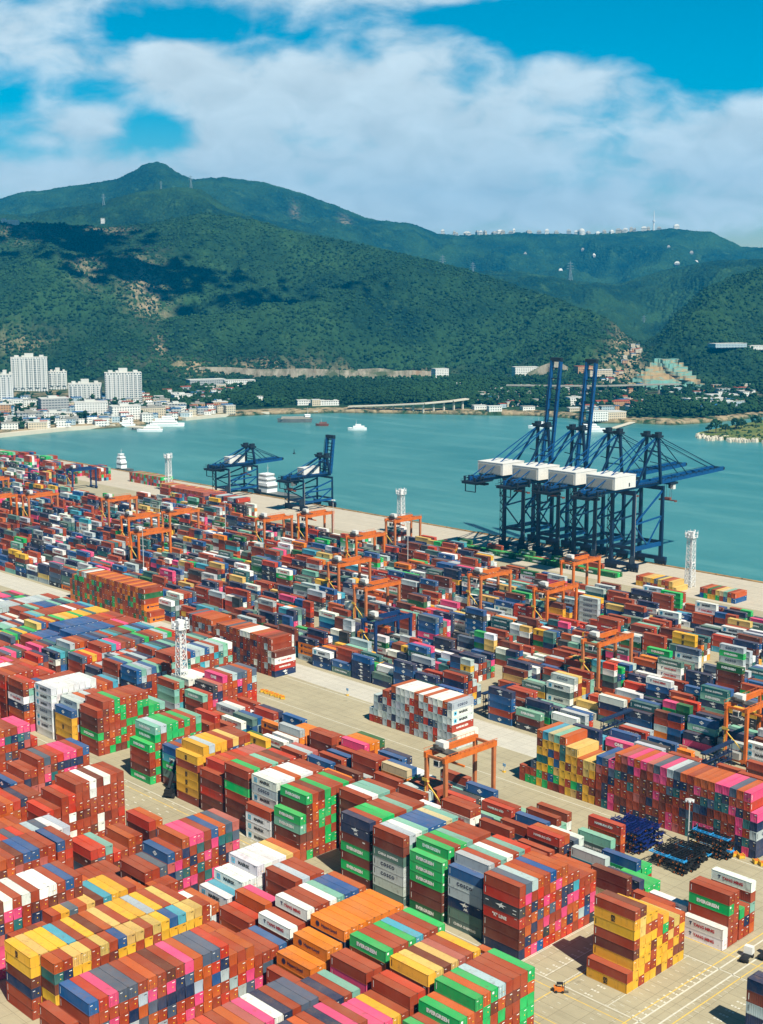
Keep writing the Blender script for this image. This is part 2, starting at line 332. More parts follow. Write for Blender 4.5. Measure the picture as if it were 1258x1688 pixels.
tag(ed.build('quay_edge', M['fender']), kind='structure')
sheet('cross_road', [(-1500, 365), (600, 364), (600, 380), (-1500, 384)], .004, M_ROAD)
sheet('storage_lot_road', [(-470, 352), (-380, 350), (-375, 366), (-470, 368)], .008, M_GROUND)
lm = MB(); ly = MB()
def vline(u, v0, v1, w=.35, b=lm, z=.012): b.poly([(u - w / 2, v0, z), (u + w / 2, v0, z), (u + w / 2, v1, z), (u - w / 2, v1, z)])
def uline(v, u0, u1, w=.35, b=lm, z=.012): b.poly([(u0, v - w / 2, z), (u1, v - w / 2, z), (u1, v + w / 2, z), (u0, v + w / 2, z)])
for u in (-163.8, -159.8, -126, -122): vline(u, 120, 330, .45)
for u in (-165.8, -157.6, -186.6): vline(u, 120, 330, .28, ly)
for v in (226, 228.6, 240.6, 286.8): uline(v, -420, -60, .24, ly, .016)
for v in (243.6, 278.5, 339.5): uline(v, -640, -60, .3)
for v in (382.2, 364.5): uline(v, -1200, 200, .3)
for u in np.arange(-201, -120, 14.05):
    for v in np.arange(222, 246, 2.9): uline(v, u - 9.5, u - 8.6, .16, lm, .02); uline(v, u + .2, u + 1.4, .16, lm, .02)
    for v in np.arange(244, 280, 2.6):
        if u > -200:
            uline(v, u - 12.4, u - 11.2, .15, lm, .02); uline(v, u - .9, u + .2, .15, lm, .02)
            for q in range(3): uline(v + .7, u - 7.6 + q * .9, u - 7.0 + q * .9, .6, lm, .024)
for u in (-173, -187.4, -192.4, -201.0, -201.5): vline(u, 243.7, 279, .22, lm, .02)
for u in np.arange(-400, -300, 14.05):
    for v in np.arange(221, 243, 3.1): uline(v, u - 7.4, u - 6.2, .4, lm, .02); uline(v + .9, u - 3.4, u - 1.8, .35, lm, .02)
lm.build('lane_markings_white', M['line_white']); ly.build('lane_markings_yellow', M['line_yellow'])
for n in ('lane_markings_white', 'lane_markings_yellow'): tag(bpy.data.objects[n], kind='structure')

# ------------------------------------------------------------------ hills: one relief sheet around the bay
def vnoise(x, y, seed):
    xi = np.floor(x).astype(np.int64); yi = np.floor(y).astype(np.int64); xf = x - xi; yf = y - yi
    def h(a, b):
        n = (a * 374761393 + b * 668265263 + seed * 1442695) & 0x7fffffff
        n = ((n ^ (n >> 13)) * 1274126177) & 0x7fffffff
        return ((n ^ (n >> 16)) & 0xffff) / 65535.0
    u = xf * xf * (3 - 2 * xf); v = yf * yf * (3 - 2 * yf)
    return (h(xi, yi) * (1 - u) + h(xi + 1, yi) * u) * (1 - v) + (h(xi, yi + 1) * (1 - u) + h(xi + 1, yi + 1) * u) * v
def fbm(x, y, seed, oct=5, ridged=False):
    t = 0; a = .5; s = 0
    for k in range(oct):
        n = vnoise(x * 2 ** k + 17.3 * k, y * 2 ** k - 9.1 * k, seed + k)
        if ridged: n = 1 - np.abs(2 * n - 1)
        t = t + n * a; s += a; a *= .5
    return t / s
SHORE = [(-420, 790), (-200, 752), (0, 716), (100, 706), (180, 702), (240, 697), (300, 689), (360, 684), (440, 680), (560, 677), (700, 679), (800, 681), (880, 682), (940, 686), (985, 694), (1050, 694), (1110, 697), (1160, 694), (1205, 690), (1258, 684), (1680, 672)]
FRONT = [(-420, 385), (0, 368), (100, 370), (200, 376), (270, 368), (340, 351), (420, 363), (500, 386), (600, 403), (700, 429), (800, 457), (900, 489), (950, 506), (1000, 528), (1040, 560), (1060, 566), (1085, 548), (1110, 518), (1150, 478), (1200, 457), (1258, 440), (1400, 400), (1680, 390)]
FRONT_D = [(-420, 3300), (340, 3450), (700, 3200), (1000, 2850), (1055, 2900), (1150, 3050), (1680, 3300)]
MIDR = [(-420, 375), (0, 352), (60, 358), (100, 346), (182, 333), (240, 317), (300, 309), (340, 315), (385, 346), (430, 366), (600, 402), (700, 428), (780, 446), (860, 448), (940, 462), (1010, 470), (1090, 446), (1160, 432), (1258, 428), (1680, 410)]
BACK = [(-420, 360), (0, 334), (50, 318), (110, 311), (200, 297), (235, 280), (252, 270), (268, 266), (284, 271), (300, 283), (325, 296), (380, 294), (440, 301), (500, 318), (560, 341), (610, 361), (680, 369), (720, 386), (760, 388), (850, 384), (960, 386), (1050, 382), (1100, 377), (1160, 383), (1210, 407), (1258, 410), (1500, 420), (1680, 430)]
def ip(tab, x): return np.interp(x, [p[0] for p in tab], [p[1] for p in tab])
def elev_z(px, py, D):
    x = (px - 629) / FPX; y = -(py - 844) / FPX
    a = _cp + y * _sp; z = -_sp + y * _cp
    return CAM_Z + D * z / np.sqrt(a * a + x * x)
def build_hills():
    NC = 1000; xs = np.linspace(-420, 1680, NC)
    def hd(px, py, z):
        x = (px - 629) / FPX; y = -(py - 844) / FPX; a = _cp + y * _sp; zz = -_sp + y * _cp
        return (z - CAM_Z) / zz * np.sqrt(a * a + x * x)
    Ds = hd(xs, ip(SHORE, xs), 0.0)
    Df = np.maximum(ip([(-420, 2500), (0, 2420), (300, 2400), (600, 2480), (800, 2330), (1040, 2250), (1150, 2150), (1258, 2250), (1680, 2400)], xs), Ds + 260)
    DF = ip(FRONT_D, xs); zF = elev_z(xs, ip(FRONT, xs), DF)
    DM = np.full(NC, 4700.0); zM = elev_z(xs, ip(MIDR, xs), DM)
    DB = np.full(NC, 6800.0); zB = elev_z(xs, ip(BACK, xs), DB)
    nodes = [(Ds - 6, -8), (Ds + 1, 1.2), (Ds + 40, 4.0), (Df, 15), (Df + (DF - Df) * .45, 15 + (zF - 15) * .46), (DF, zF), (DF + 520, np.minimum(zF * .80, zM * .75)), (DM, zM), (DM + 800, np.minimum(zM, zB) * .78), (DB, zB), (DB + 1600, zB * .55)]
    cnt = [2, 4, 46, 130, 170, 24, 80, 16, 80, 10]
    Drow = []; Zrow = []; seg = []
    for i, c in enumerate(cnt):
        d0, z0 = nodes[i]; d1, z1 = nodes[i + 1]
        for k in range(c + (i == len(cnt) - 1)):
            t = k / c; e = t
            if i in (5, 7): e = t * t * (3 - 2 * t)
            if i in (6, 8): e = 1 - (1 - t) ** 1.5
            if i == 4: e = 1 - (1 - t) ** 1.25
            Drow.append(d0 + (d1 - d0) * t); Zrow.append(z0 + (z1 - z0) * e + np.zeros(NC)); seg.append(i + t)
    D = np.array(Drow); Z = np.array(Zrow); S = np.array(seg)[:, None] * np.ones((1, NC))
    x = (xs - 629) / FPX; a = np.full(NC, 1.0) * _cp; n = np.sqrt(x * x + 1); dx = -math.cos(_th) / n + math.sin(_th) * x / n; dy = math.sin(_th) / n + math.cos(_th) * x / n
    X = D * dx; Y = D * dy
    w = np.interp(S, [0, 2.5, 3.2, 3.9, 4.5, 5.0, 5.6, 6.5, 7.0, 7.6, 8.5, 9.0, 10], [0, 0, .5, 1, .8, .0, .5, .9, .0, .5, 1, .0, .5])
    gul = fbm(X / 600, Y / 600, 3, 5, True); gul2 = fbm(X / 170, Y / 170, 11, 4, True)
    Z = Z - w * (np.clip(.80 - gul, 0, 1) * 290 + np.clip(.8 - gul2, 0, 1) * 62) + w * 22
    can = np.interp(S, [0, 2.8, 3.1, 10], [0, 0, 1, 1])
    Z = Z + can * (fbm(X / 34, Y / 34, 23, 3) - .5) * 11 + can * (rng.random(Z.shape) - .5) * 4.2
    Z = np.where(S >= 2, np.maximum(Z, 3.0 + (S - 2).clip(0, 1) * 3), Z)
    nr = len(seg); V = np.stack([X, Y, Z], -1).reshape(-1, 3)
    i = np.arange(nr - 1)[:, None] * NC + np.arange(NC - 1)[None, :]
    Q = np.stack([i, i + 1, i + NC + 1, i + NC], -1).reshape(-1, 4)
    me = np_mesh('hills', V, Q, [M_HILL], True)
    bare = np.zeros(Z.shape)
    for bx, bD, rx, rD, amp in [(245, 2980, 34, 150, .75), (150, 3050, 26, 90, .5), (320, 2500, 30, 60, 1.0), (600, 2560, 90, 45, .9), (30, 2700, 60, 60, .5), (265, 2620, 10, 60, .8), (515, 2520, 200, 30, .7), (745, 2420, 40, 50, .8), (1030, 2500, 22, 300, 1.4), (1005, 2300, 20, 160, 1.2), (900, 2260, 50, 60, 1.0), (905, 2250, 60, 40, .9),
                              (40, 3330, 50, 60, .5), (180, 3380, 40, 40, .5), (570, 6500, 9, 120, .4), (490, 6450, 7, 80, .3), (1000, 2120, 260, 60, .6), (1290, 2250, 120, 80, .5), (60, 2150, 200, 150, .6), (1130, 2000, 90, 60, .8), (1190, 1960, 60, 40, .6)]:
        bare = np.maximum(bare, amp * 1.5 * np.exp(-((xs[None, :] - bx) / rx) ** 2 - ((D - bD) / rD) ** 2))
    bare = np.maximum(bare, np.where((S > .9) & (S < 1.7), 1.4, 0))
    at = me.attributes.new('bare', 'FLOAT', 'POINT'); at.data.foreach_set('value', np.clip(bare, 0, 1.4).astype(np.float32).ravel())
    o = bpy.data.objects.new('hills', me); C.objects.link(o); tag(o, kind='structure')
    def height(px, Dq):
        c = int(np.clip(round((px + 420) / 2100 * (NC - 1)), 0, NC - 1)); return float(np.interp(Dq, D[:, c], Z[:, c]))
    return height, lambda px: float(np.interp(px, xs, Ds)), lambda px: float(np.interp(px, xs, Df))
hill_z, shore_d, foot_d = build_hills()
def on_land(px, D):
    x = (px - 629) / FPX; n = math.sqrt(x * x + 1)
    return Vector(((-math.cos(_th) + math.sin(_th) * x) / n * D, (math.sin(_th) + math.cos(_th) * x) / n * D, hill_z(px, D)))
def land_at(px, py, z0=6.0):                                    # point of the far land seen at this pixel
    d = ray(px, py); hz = math.hypot(d[0], d[1]); D = shore_d(px) + 4
    while D < 7000 and CAM_Z + d[2] / hz * D > hill_z(px, D): D += 8
    return on_land(px, D)

# ------------------------------------------------------------------ containers: colours and layout
PAL = {  # sRGB of the paint itself
    'R': (144, 54, 25), 'r': (180, 46, 20), 'O': (170, 76, 26), 'o': (206, 112, 14), 'D': (98, 42, 28), 'G': (10, 162, 84), 'm': (112, 168, 150), 'g': (6, 92, 50),
    'W': (216, 218, 214), 'w': (160, 176, 182), 'M': (206, 212, 212), 'Y': (212, 160, 40), 'y': (196, 164, 92), 'B': (12, 78, 132), 'N': (12, 40, 76), 'b': (66, 84, 104),
    'P': (208, 66, 116), 'p': (166, 86, 78), 'L': (54, 146, 168), 'T': (28, 92, 96), 'C': (164, 176, 180), 'K': (44, 52, 60), 'c': (178, 166, 130), 'h': (166, 50, 30), 'S': (78, 110, 104)}
CNAME = {'R': 'rust brown', 'r': 'bright red', 'O': 'orange brown', 'o': 'orange', 'D': 'dark maroon', 'G': 'bright green', 'm': 'mint green', 'g': 'dark green', 'W': 'white', 'w': 'pale grey-blue', 'M': 'off-white',
         'Y': 'yellow', 'y': 'pale yellow', 'B': 'blue', 'N': 'navy blue', 'b': 'slate blue', 'P': 'pink', 'p': 'salmon', 'L': 'sky blue', 'T': 'teal', 'C': 'light grey', 'K': 'charcoal', 'c': 'cream', 'h': 'scarlet', 'S': 'grey-green'}
LOGO = {'G': 'evergreen', 'g': 'evergreen', 'o': 'hapag', 'M': 'maersk', 'W': 'yang', 'C': 'cosco', 'S': 'china', 'r': 'kline', 'h': 'hamburg', 'N': 'apl', 'B': 'diamond', 'Y': 'msc', 'y': 'msc', 'P': 'one', 'K': 'wing', 'T': 'china', 'm': 'evergreen', 'w': 'cosco', 'L': 'kmtc', 'D': 'tex'}
LOGO_ODDS = {'G': .95, 'o': .9, 'M': .9, 'W': .85, 'C': .8, 'S': .6, 'r': .35, 'h': .6, 'N': .6, 'B': .5, 'Y': .8, 'y': .3, 'P': .6, 'K': .8, 'T': .6, 'm': .4, 'w': .3, 'L': .4, 'g': .6, 'D': .3}
PITCH_V = 2.5; H = 2.9; LEN = 12.19; WID = 2.44
BOXES = []        # dicts
HEIGHT_AT = {}
def put(x, y, z, L_, H_, rot, col, phrase, colno, tier, ntier, logo='auto', block='yard'):
    BOXES.append(dict(x=x, y=y, z=z, L=L_, H=H_, rot=rot, col=col, phrase=phrase, colno=colno, tier=tier, ntier=ntier, logo=logo, block=block))
MIXES = {
    'rust': 'RRRRROOORDDrpbNRRO', 'evg': 'GGGRRRRRDGOR', 'msc': 'YYYYyYRRYORYD', 'mixed': 'RRRROONNbPrWwGrODRYmL', 'white': 'CwCwRCwRNbCwrCRMwR', 'pink': 'RRPPpDNNbTRDRPRD', 'orange': 'ooooRRNRo', 'red': 'RRRDRWRrRNRRWR',
    'maersk': 'MMMwMMWM', 'cols': 'NBTLWRGRDOwSb', 'kline': 'ORRRrrPNbwBOOR', 'teal': 'RRmTwWNRmLRBR', 'yellow': 'YYRRDYyYTRBYG', 'brown': 'RRDRDRwWbRRDN', 'olive': 'ORGTRODgORo', 'rtg': 'RRRRRRRRDDDDONNNNNNNBBBBbWWWwMMCCCGgYyPrhSSTTLoKKNDRmSB'}
lr = random.Random(11)
def column(x, y, n, top, mixname, rot, L_, H_, phrase, colno, block, lower=None, logos=None):
    for t in range(n):
        c = top if t == n - 1 and top else lr.choice(MIXES[mixname])
        if lower and t < n - 1 and n - 1 - t <= len(lower): c = lower[n - 2 - t]
        put(x, y, t * H_, L_, H_, rot, c, phrase, colno, t + 1, n, block=block)
def bay(u_end, segs, mixname, phrase, block='near yard', L_=LEN, H_=H, front=None):
    """segs: (v_start, tiers, colours of the tops from the near side); long sides face -v, ends face +u"""
    k = 0
    for v, n, tops in segs:
        for i, c in enumerate(tops):
            if c == ' ': k += 1; continue
            k += 1
            column(u_end - L_ / 2, v + PITCH_V * (i + .5), n, c, mixname, 0, L_, H_, phrase, k, block, lower=(front or {}).get(k))
def crosswise(u0, v0, heights, tops, mixname, phrase, block, H_=H, lower_last=None):
    """containers lying across the yard: ends face -v, columns run along u from u0 upwards"""
    for i, n in enumerate(heights):
        last = lower_last if i == len(heights) - 1 else None
        column(u0 + PITCH_V * (i + .5), v0 + LEN / 2, n, tops[i] if i < len(tops) else None, mixname, 1, LEN, H_, phrase, i + 1, block, lower=last)

# --- near yard, front rows (A) : right to left / near to far
U0 = -173.55; P = 14.05
def ue(j): return U0 - P * j
bay(ue(0), [(176.5, 3, 'RG'), (181.5, 4, 'RG'), (186.5, 5, 'GR'), (191.5, 6, 'GO'), (196.5, 7, 'GOGwRRRG')], 'evg', 'stack rising to a green corner', front={9: 'RR', 7: 'G'})
bay(ue(1), [(148, 6, 'bRRORr'), (163, 6, 'NORNPR'), (178, 5, 'PPPYR'), (190.7, 6, 'Rr'), (196.5, 7, 'YyDypRY'), (214.2, 6, 'b'), (226, 4, 'O')], 'rust', 'row behind the green cornered stack')
bay(ue(2), [(139, 6, 'ObRROr'), (154, 6, 'ROpPWNRbb'), (179, 5, 'RNRm'), (190.8, 6, 'RR'), (197, 7, 'GRRGLRRG')], 'kline', 'row ending in blue and green roofs')
bay(ue(3), [(141, 2, 'RRORRrRRRORRRNRR'), (183, 4, 'R'), (186.2, 5, 'oo'), (191.4, 6, 'oo'), (197, 7, 'oooooooo')], 'orange', 'stepped stack of orange roofs')
bay(ue(4), [(131, 6, 'R'), (136, 7, 'BrPbbRORDRPObbr'), (173.5, 6, 'ORO'), (181, 5, 'RRRB'), (192, 6, 'WR'), (197.5, 7, 'WRRWmBBO')], 'kline', 'row between the orange and yellow stacks', front={17: 'R', 2: 'RR'})
bay(ue(5), [(181, 4, 'mOR'), (190.4, 5, 'Rr'), (195.6, 6, 'OP'), (205.7, 7, 'RwRR')], 'rust', 'low rust row beside long white boxes')
bay(-263.6, [(141, 6, 'YyYYLRYDOyRYYwYRyR')], 'msc', 'long yellow row facing the corner stack', H_=2.65, front={1: 'YDNRR', 2: 'YR'})
bay(-257.1, [(143.5, 6, 'ORyyRyRByyRyYBLyyR')], 'msc', 'short boxes before the long yellow row', H_=2.65, L_=6.06, front={1: 'TDY', 2: 'NDY', 3: 'YYYY', 4: 'YD', 5: 'R', 6: 'R', 7: 'D', 8: 'YD', 9: 'Y'})
bay(ue(6), [(184.5, 5, 'RWO'), (194.5, 5, 'ML'), (199.5, 6, 'MM'), (204.5, 7, 'MMMMyO')], 'maersk', 'white stepped stack with blue star marks', front={4: 'OW'})
bay(-281.0, [(147, 4, 'RRDR'), (157, 5, 'RYbOyDLYYR'), (182, 4, 'RO'), (188, 4, 'ORR')], 'msc', 'row behind the long yellow row', front={1: 'TT', 5: 'N'})
bay(ue(8), [(124, 7, 'RORRRNBrDWRWRWWRBR'), (188, 5, 'RRb'), (195.6, 6, 'BR'), (200.6, 7, 'OPPRBObp')], 'pink', 'row mixing white roofs and pink pair')
bay(ue(9), [(135, 4, 'RDRRORRNRRRROR'), (172, 3, 'RRrORRRR')], 'rust', 'sunken row of rust boxes')
bay(ue(10), [(140, 6, 'RRORRRPPORDBBRR'), (178, 6, 'BR'), (188.5, 4, 'rrm'), (196.2, 3, 'rR'), (201.3, 4, 'OR'), (208.5, 5, 'hO')], 'rust', 'row with two bright red steps')
bay(ue(11), [(158, 5, 'RLRbLrbrOwbWw')], 'mixed', 'row of slate and pale roofs')
bay(ue(12), [(163, 4, 'RRRRRrROR'), (190.8, 5, 'rR'), (196, 6, 'Rr'), (201, 7, 'RRWDWRR')], 'red', 'tall brown stack with white ends')
bay(ue(13), [(160, 5, 'RLRORRRRRROr')], 'rust', 'row left of brown and white stack')
bay(ue(14), [(160, 3, 'ROBRRRRRmRRRrRRNRR')], 'rust', 'low row near the left edge')
bay(ue(15), [(196, 2, 'rr'), (201.6, 3, 'BR'), (206.7, 4, 'RR'), (211.8, 5, 'RbRrPPRB')], 'pink', 'stepped stack with pink pair on top')
bay(ue(16), [(180, 3, 'RORRNRRR')], 'pink', 'low row before the pink topped stack')
bay(ue(17), [(195, 5, 'RRRR'), (205, 6, 'RRRORRPP'), (225.2, 4, 'r')], 'pink', 'pink roofed stack by the left edge')
# --- near yard, second line (B)
B0 = -201.65
def be(i): return B0 - P * i
bay(-172.93, [(251.47, 2, 'R'), (253.97, 8, 'RD'), (258.97, 7, 'YY'), (263.97, 6, 'OY'), (268.97, 5, 'RyO')], 'msc', 'yellow and brown stack standing alone', H_=2.6, front={1: 'Y', 2: 'YYRDYYY', 3: 'yy', 4: 'OYY', 5: 'RYD', 6: 'OYY', 7: 'GRY', 8: 'yO', 9: 'RY'})
bay(be(0), [(244.7, 7, 'RbwORBOO'), (264.7, 6, 'RR'), (269.7, 5, 'RRO')], 'kline', 'tall block left of lone yellow stack', front={1: 'rKrDDN', 2: 'PRR', 8: 'ON', 9: 'NP', 10: 'LP', 3: 'RN', 4: 'rR', 5: 'RPOPK', 13: 'rPPK', 12: 'RN'})
bay(be(1), [(246.2, 6, 'B'), (248.7, 7, 'CRmWRmr'), (266.5, 5, 'L')], 'white', 'bay behind the tall red lettered block', front={1: 'wwNSS'})
bay(be(2), [(245.7, 6, 'G'), (248.2, 7, 'GRGmRRR'), (266, 5, 'B')], 'evg', 'green stepped bay of the tall block', front={1: 'GGDDg'})
bay(be(3), [(245, 7, 'R'), (247.5, 7, 'wWmBBBcm')], 'white', 'deep blue roofed bay in tall block', front={1: 'DSCCCS', 2: 'mW'})
bay(be(4), [(245.5, 7, 'N'), (248, 7, 'RGGRRmRR')], 'evg', 'navy fronted bay at the dark gap', front={1: 'NDGDGD'})
bay(be(5), [(257.5, 7, 'RWmmR'), (270, 5, 'mW')], 'rust', 'recessed brown bay past the dark gap', front={1: 'DDRR'})
bay(be(6), [(243.4, 5, 'G'), (246, 7, 'GRDGRRGR')], 'evg', 'green fronted bay left of dark gap', front={1: 'mDRR', 2: 'DDRD', 4: 'RGG', 5: 'GGR'})
bay(be(7), [(243.4, 4, 'R'), (246, 7, 'MMMOMMRR')], 'maersk', 'white star marked bay behind green front', front={1: 'MMM', 2: 'CM'})
bay(be(8), [(246, 7, 'RGRRmRDr')], 'evg', 'bay with one low green side stripe', front={1: 'DGRDD'})
bay(be(9), [(246.5, 5, 'R'), (249, 6, 'hOrRrppp')], 'red', 'red roofed bay beside the yellow stack', front={1: 'DrDD', 2: 'D'})
bay(be(10), [(246.9, 6, 'Y'), (249.4, 7, 'YwYYRyRR')], 'yellow', 'yellow stack by the open floor', front={1: 'RYYYR', 2: 'YYYYO'})
bay(be(11), [(251, 5, 'BRBBRRB'), (268.5, 4, 'B')], 'cols', 'low blue row between yellow and green')
bay(be(12), [(247, 5, 'G'), (249.5, 7, 'mwGGRGRm')], 'evg', 'green stack by the open floor', front={1: 'RRDG', 2: 'GRG'})
bay(-407.4, [(249.6, 6, 'R'), (252.1, 7, 'RRGRORRR'), (272.1, 5, 'GGm')], 'evg', 'wide green speckled stack behind the floor', front={1: 'DDGRR', 2: 'DRR'})
bay(-421.5, [(247.2, 5, 'B'), (249.7, 6, 'CCOCRR'), (265, 5, 'RWMR')], 'white', 'narrow bay with yellow boxes under blue', front={1: 'YYYR'})
bay(-435.5, [(247, 7, 'MMMMMMMM'), (267, 6, 'RORL')], 'maersk', 'wide white topped stack near left edge', front={1: 'MMCMM'})
bay(-449.6, [(243, 7, 'Rr'), (248, 6, 'WRBRRR'), (263, 6, 'RRR')], 'mixed', 'red fronted bay beside white topped stack', front={1: 'DWN'})
bay(-463.6, [(238, 6, 'Y'), (243, 7, 'RORRRr'), (258, 6, 'RRr')], 'red', 'brown roofed bay near the left edge')
bay(-477.7, [(236, 5, 'KR'), (241, 6, 'WWWNWWW'), (258, 6, 'RRO')], 'white', 'white roofed bay at the left edge', front={3: 'WW'})
bay(-491.8, [(238, 6, 'WRWWRWWP')], 'white', 'white roofed bay touching the left edge')
# --- third line (D)
bay(-168.2, [(287.1, 2, 'W'), (289.7, 5, 'RR'), (295.2, 3, 'GR'), (300.5, 5, 'W')], 'rust', 'stack by trucks in the right corner', front={1: 'W', 2: 'GRRR', 3: 'RRR', 4: 'R', 5: 'NR', 6: 'RmRO'})
bay(-182.3, [(284, 3, 'R'), (286.9, 2, 'M'), (292, 2, 'W')], 'rust', 'low boxes behind the yellow stack corner', front={1: 'R'})
bay(-196.4, [(284, 4, 'D'), (290, 3, 'N'), (293, 2, 'GGG')], 'rust', 'boxes left of the low white reefers', front={1: 'DcR'})
bay(-204.4, [(300, 3, 'B'), (303, 2, 'GG')], 'evg', 'blue and green pair by the trailers', front={1: 'G'})
bay(-212, [(284, 3, 'RO'), (292, 2, 'R')], 'rust', 'rust boxes below the lamp lane', front={1: 'N'})
bay(-218.5, [(307, 3, 'm'), (312, 4, 'h')], 'rust', 'mint and red boxes by stored trailers', front={1: 'S'})
bay(-226, [(284, 3, 'R'), (292, 4, 'hO'), (299, 3, 'bW')], 'rust', 'rust group in the middle lane', front={2: 'D', 3: 'N'})
bay(-240, [(286, 4, 'R'), (296, 3, 'R'), (303, 3, 'B')], 'cols', 'boxes before the olive wall', front={1: 'KrR', 3: 'R'})
bay(-254, [(284, 5, 'RR'), (300, 2, 'm'), (311, 2, 'm')], 'cols', 'red lettered pile right of the gantry', front={1: 'WNWR', 2: 'WNW'})
bay(-268, [(283, 2, 'L'), (288, 3, 'W'), (300, 3, 'rK'), (308, 2, 'W')], 'cols', 'boxes under the gantry legs', front={2: 'g'})
bay(-282, [(280, 3, 'm'), (299, 3, 'RRR'), (309, 2, 'm')], 'cols', 'boxes beside the gantry legs')
bay(-296, [(283, 2, 'm'), (299, 4, 'cB'), (304.5, 3, 'MW'), (311, 2, 'M')], 'cols', 'orange banded pile left of the gantry', front={2: 'oRS'})
bay(-310, [(281, 2, 'm'), (298, 4, 'RR'), (304, 3, 'RR')], 'cols', 'brown pile over a blue box', front={2: 'RRR', 3: 'rBR'})
bay(-324, [(284, 2, 'M'), (299, 3, 'B'), (306, 4, 'P'), (308.6, 4, 'oo'), (313.6, 4, 'g')], 'rust', 'red and orange pile before grey wall', front={2: 'B', 3: 'D', 5: 'oo'})
bay(-338, [(281, 3, 'R'), (289, 3, 'Rwp'), (303, 4, 'RR'), (309, 3, 'RR')], 'rust', 'brown pile before the grey wall')
bay(-352, [(284, 4, 'Y'), (297, 3, 'M'), (300, 4, 'w'), (303, 3, 'oooo')], 'orange', 'yellow and orange pile by grey wall', front={1: 'G'})
bay(-366, [(280, 3, 'G'), (296, 2, 'g'), (303, 3, 'o')], 'evg', 'green boxes at the lot corner', front={1: 'G'})
bay(-380, [(280, 4, 'R'), (282.6, 5, 'h')], 'red', 'red and brown pair at open lot', front={1: 'RR', 2: 'RYR'})
bay(-394, [(279, 3, 'Y')], 'rust', 'single yellow box at the open lot')
bay(-410.5, [(299.6, 4, 'mh'), (304.6, 5, 'Kp'), (309.6, 6, 'PRwbbOb')], 'kline', 'patchwork stack behind the white tower', front={1: 'RDP', 2: 'rrp', 3: 'NP', 4: 'NN', 5: 'ORr', 8: 'PN'})
bay(-424.5, [(296, 5, 'Rm'), (303, 5, 'WWWWrR')], 'teal', 'white ended row behind the white tower')
for q in range(15):
    u = -212.0 - 14.05 * q
    for v in list(np.arange(283.6, 297, 2.6)) + list(np.arange(299.4, 317.5, 2.6)):
        if u < -395 or any(abs(b['x'] - (u - LEN / 2)) < LEN and abs(b['y'] - v) < 2.5 for b in BOXES if b['block'] == 'near yard' and b['y'] > 278): continue
        if u > -232 and v > 312: continue
        if lr.random() < .8: column(u - LEN / 2, v, lr.choice((1, 2, 2, 3)) if v < 297 else lr.choice((2, 3, 3)), lr.choice('RRRODmwWNBSoRhCR'), 'cols', 0, LEN, H, f'{ORD[q + 1]} mixed pile along the middle lane', int((v - 281) / 2.6), 'near yard')
# --- walls of crosswise empties
crosswise(-367.7, 350, [2, 4, 4, 5, 5] + [6] * 13 + [2], ['w', 'w', 'N', 'R', 'R', 'O', 'W', 'W', 'W', 'W', 'O', 'W', 'O', 'W', 'W', 'W', 'O', 'W', 'W', 'W', 'C'], 'white', 'grey and white wall of box ends', 'grey wall', lower_last='C')
for b in BOXES:
    if b['block'] == 'grey wall' and b['colno'] == 18: b['col'] = {6: 'C', 5: 'M', 4: 'M', 3: 'h', 2: 'C', 1: 'W'}.get(b['tier'], b['col'])
crosswise(-284.2, 343.5, [2, 2, 3, 7, 7, 7, 7, 7, 6, 6, 5, 5, 5], ['R', 'R', 'b', 'O', 'L', 'c', 'm', 'O', 'y', 'y', 'O', 'y', 'y'], 'yellow', 'olive and yellow wall of box ends', 'olive wall')
crosswise(-251.4, 343.5, [6, 6, 6], ['B', 'b', 'P'], 'pink', 'pink and maroon wall of box ends', 'pink wall')
crosswise(-243.8, 343.5, [7] * 20 + [5], ['O', 'p', 'P', 'O', 'P', 'p', 'b', 'P', 'w', 'b', 'O', 'R', 'O', 'O', 'O', 'P', 'P', 'b', 'O', 'P', 'P'], 'pink', 'pink and maroon wall of box ends', 'pink wall', lower_last='NwNN')
for b in BOXES:
    if b['block'] == 'pink wall' and b['colno'] == 20: b['col'] = {7: 'P', 6: 'h'}.get(b['tier'], b['col'])
crosswise(-492, 360.5, [3, 4, 4, 5] + [6] * 16 + [4], ['O', 'O', 'R', 'O', 'R', 'O', 'O', 'b', 'O', 'R', 'O', 'W', 'W', 'W', 'O', 'O', 'h'], 'brown', 'brown wall of box ends by lot', 'brown wall', lower_last='WhN')
crosswise(-508, 362, [6] * 8 + [5, 4], ['R', 'b', 'r', 'O', 'O', 'O', 'O', 'O'], 'brown', 'brown block behind the white tower', 'brown block')
crosswise(-637, 376, [4, 5, 5] + [6] * 26 + [2, 2], ['O', 'O', 'G', 'm', 'O', 'w', 'W', 'O', 'o', 'O', 'O', 'o', 'O'] + ['O', 'o', 'R'] * 6, 'olive', 'long olive wall by the pale road', 'olive block', lower_last='o')
for b in BOXES:
    if b['block'] == 'olive block' and b['colno'] == 29: b['col'] = {6: 'R', 5: 'g', 4: 'R'}.get(b['tier'], b['col'])
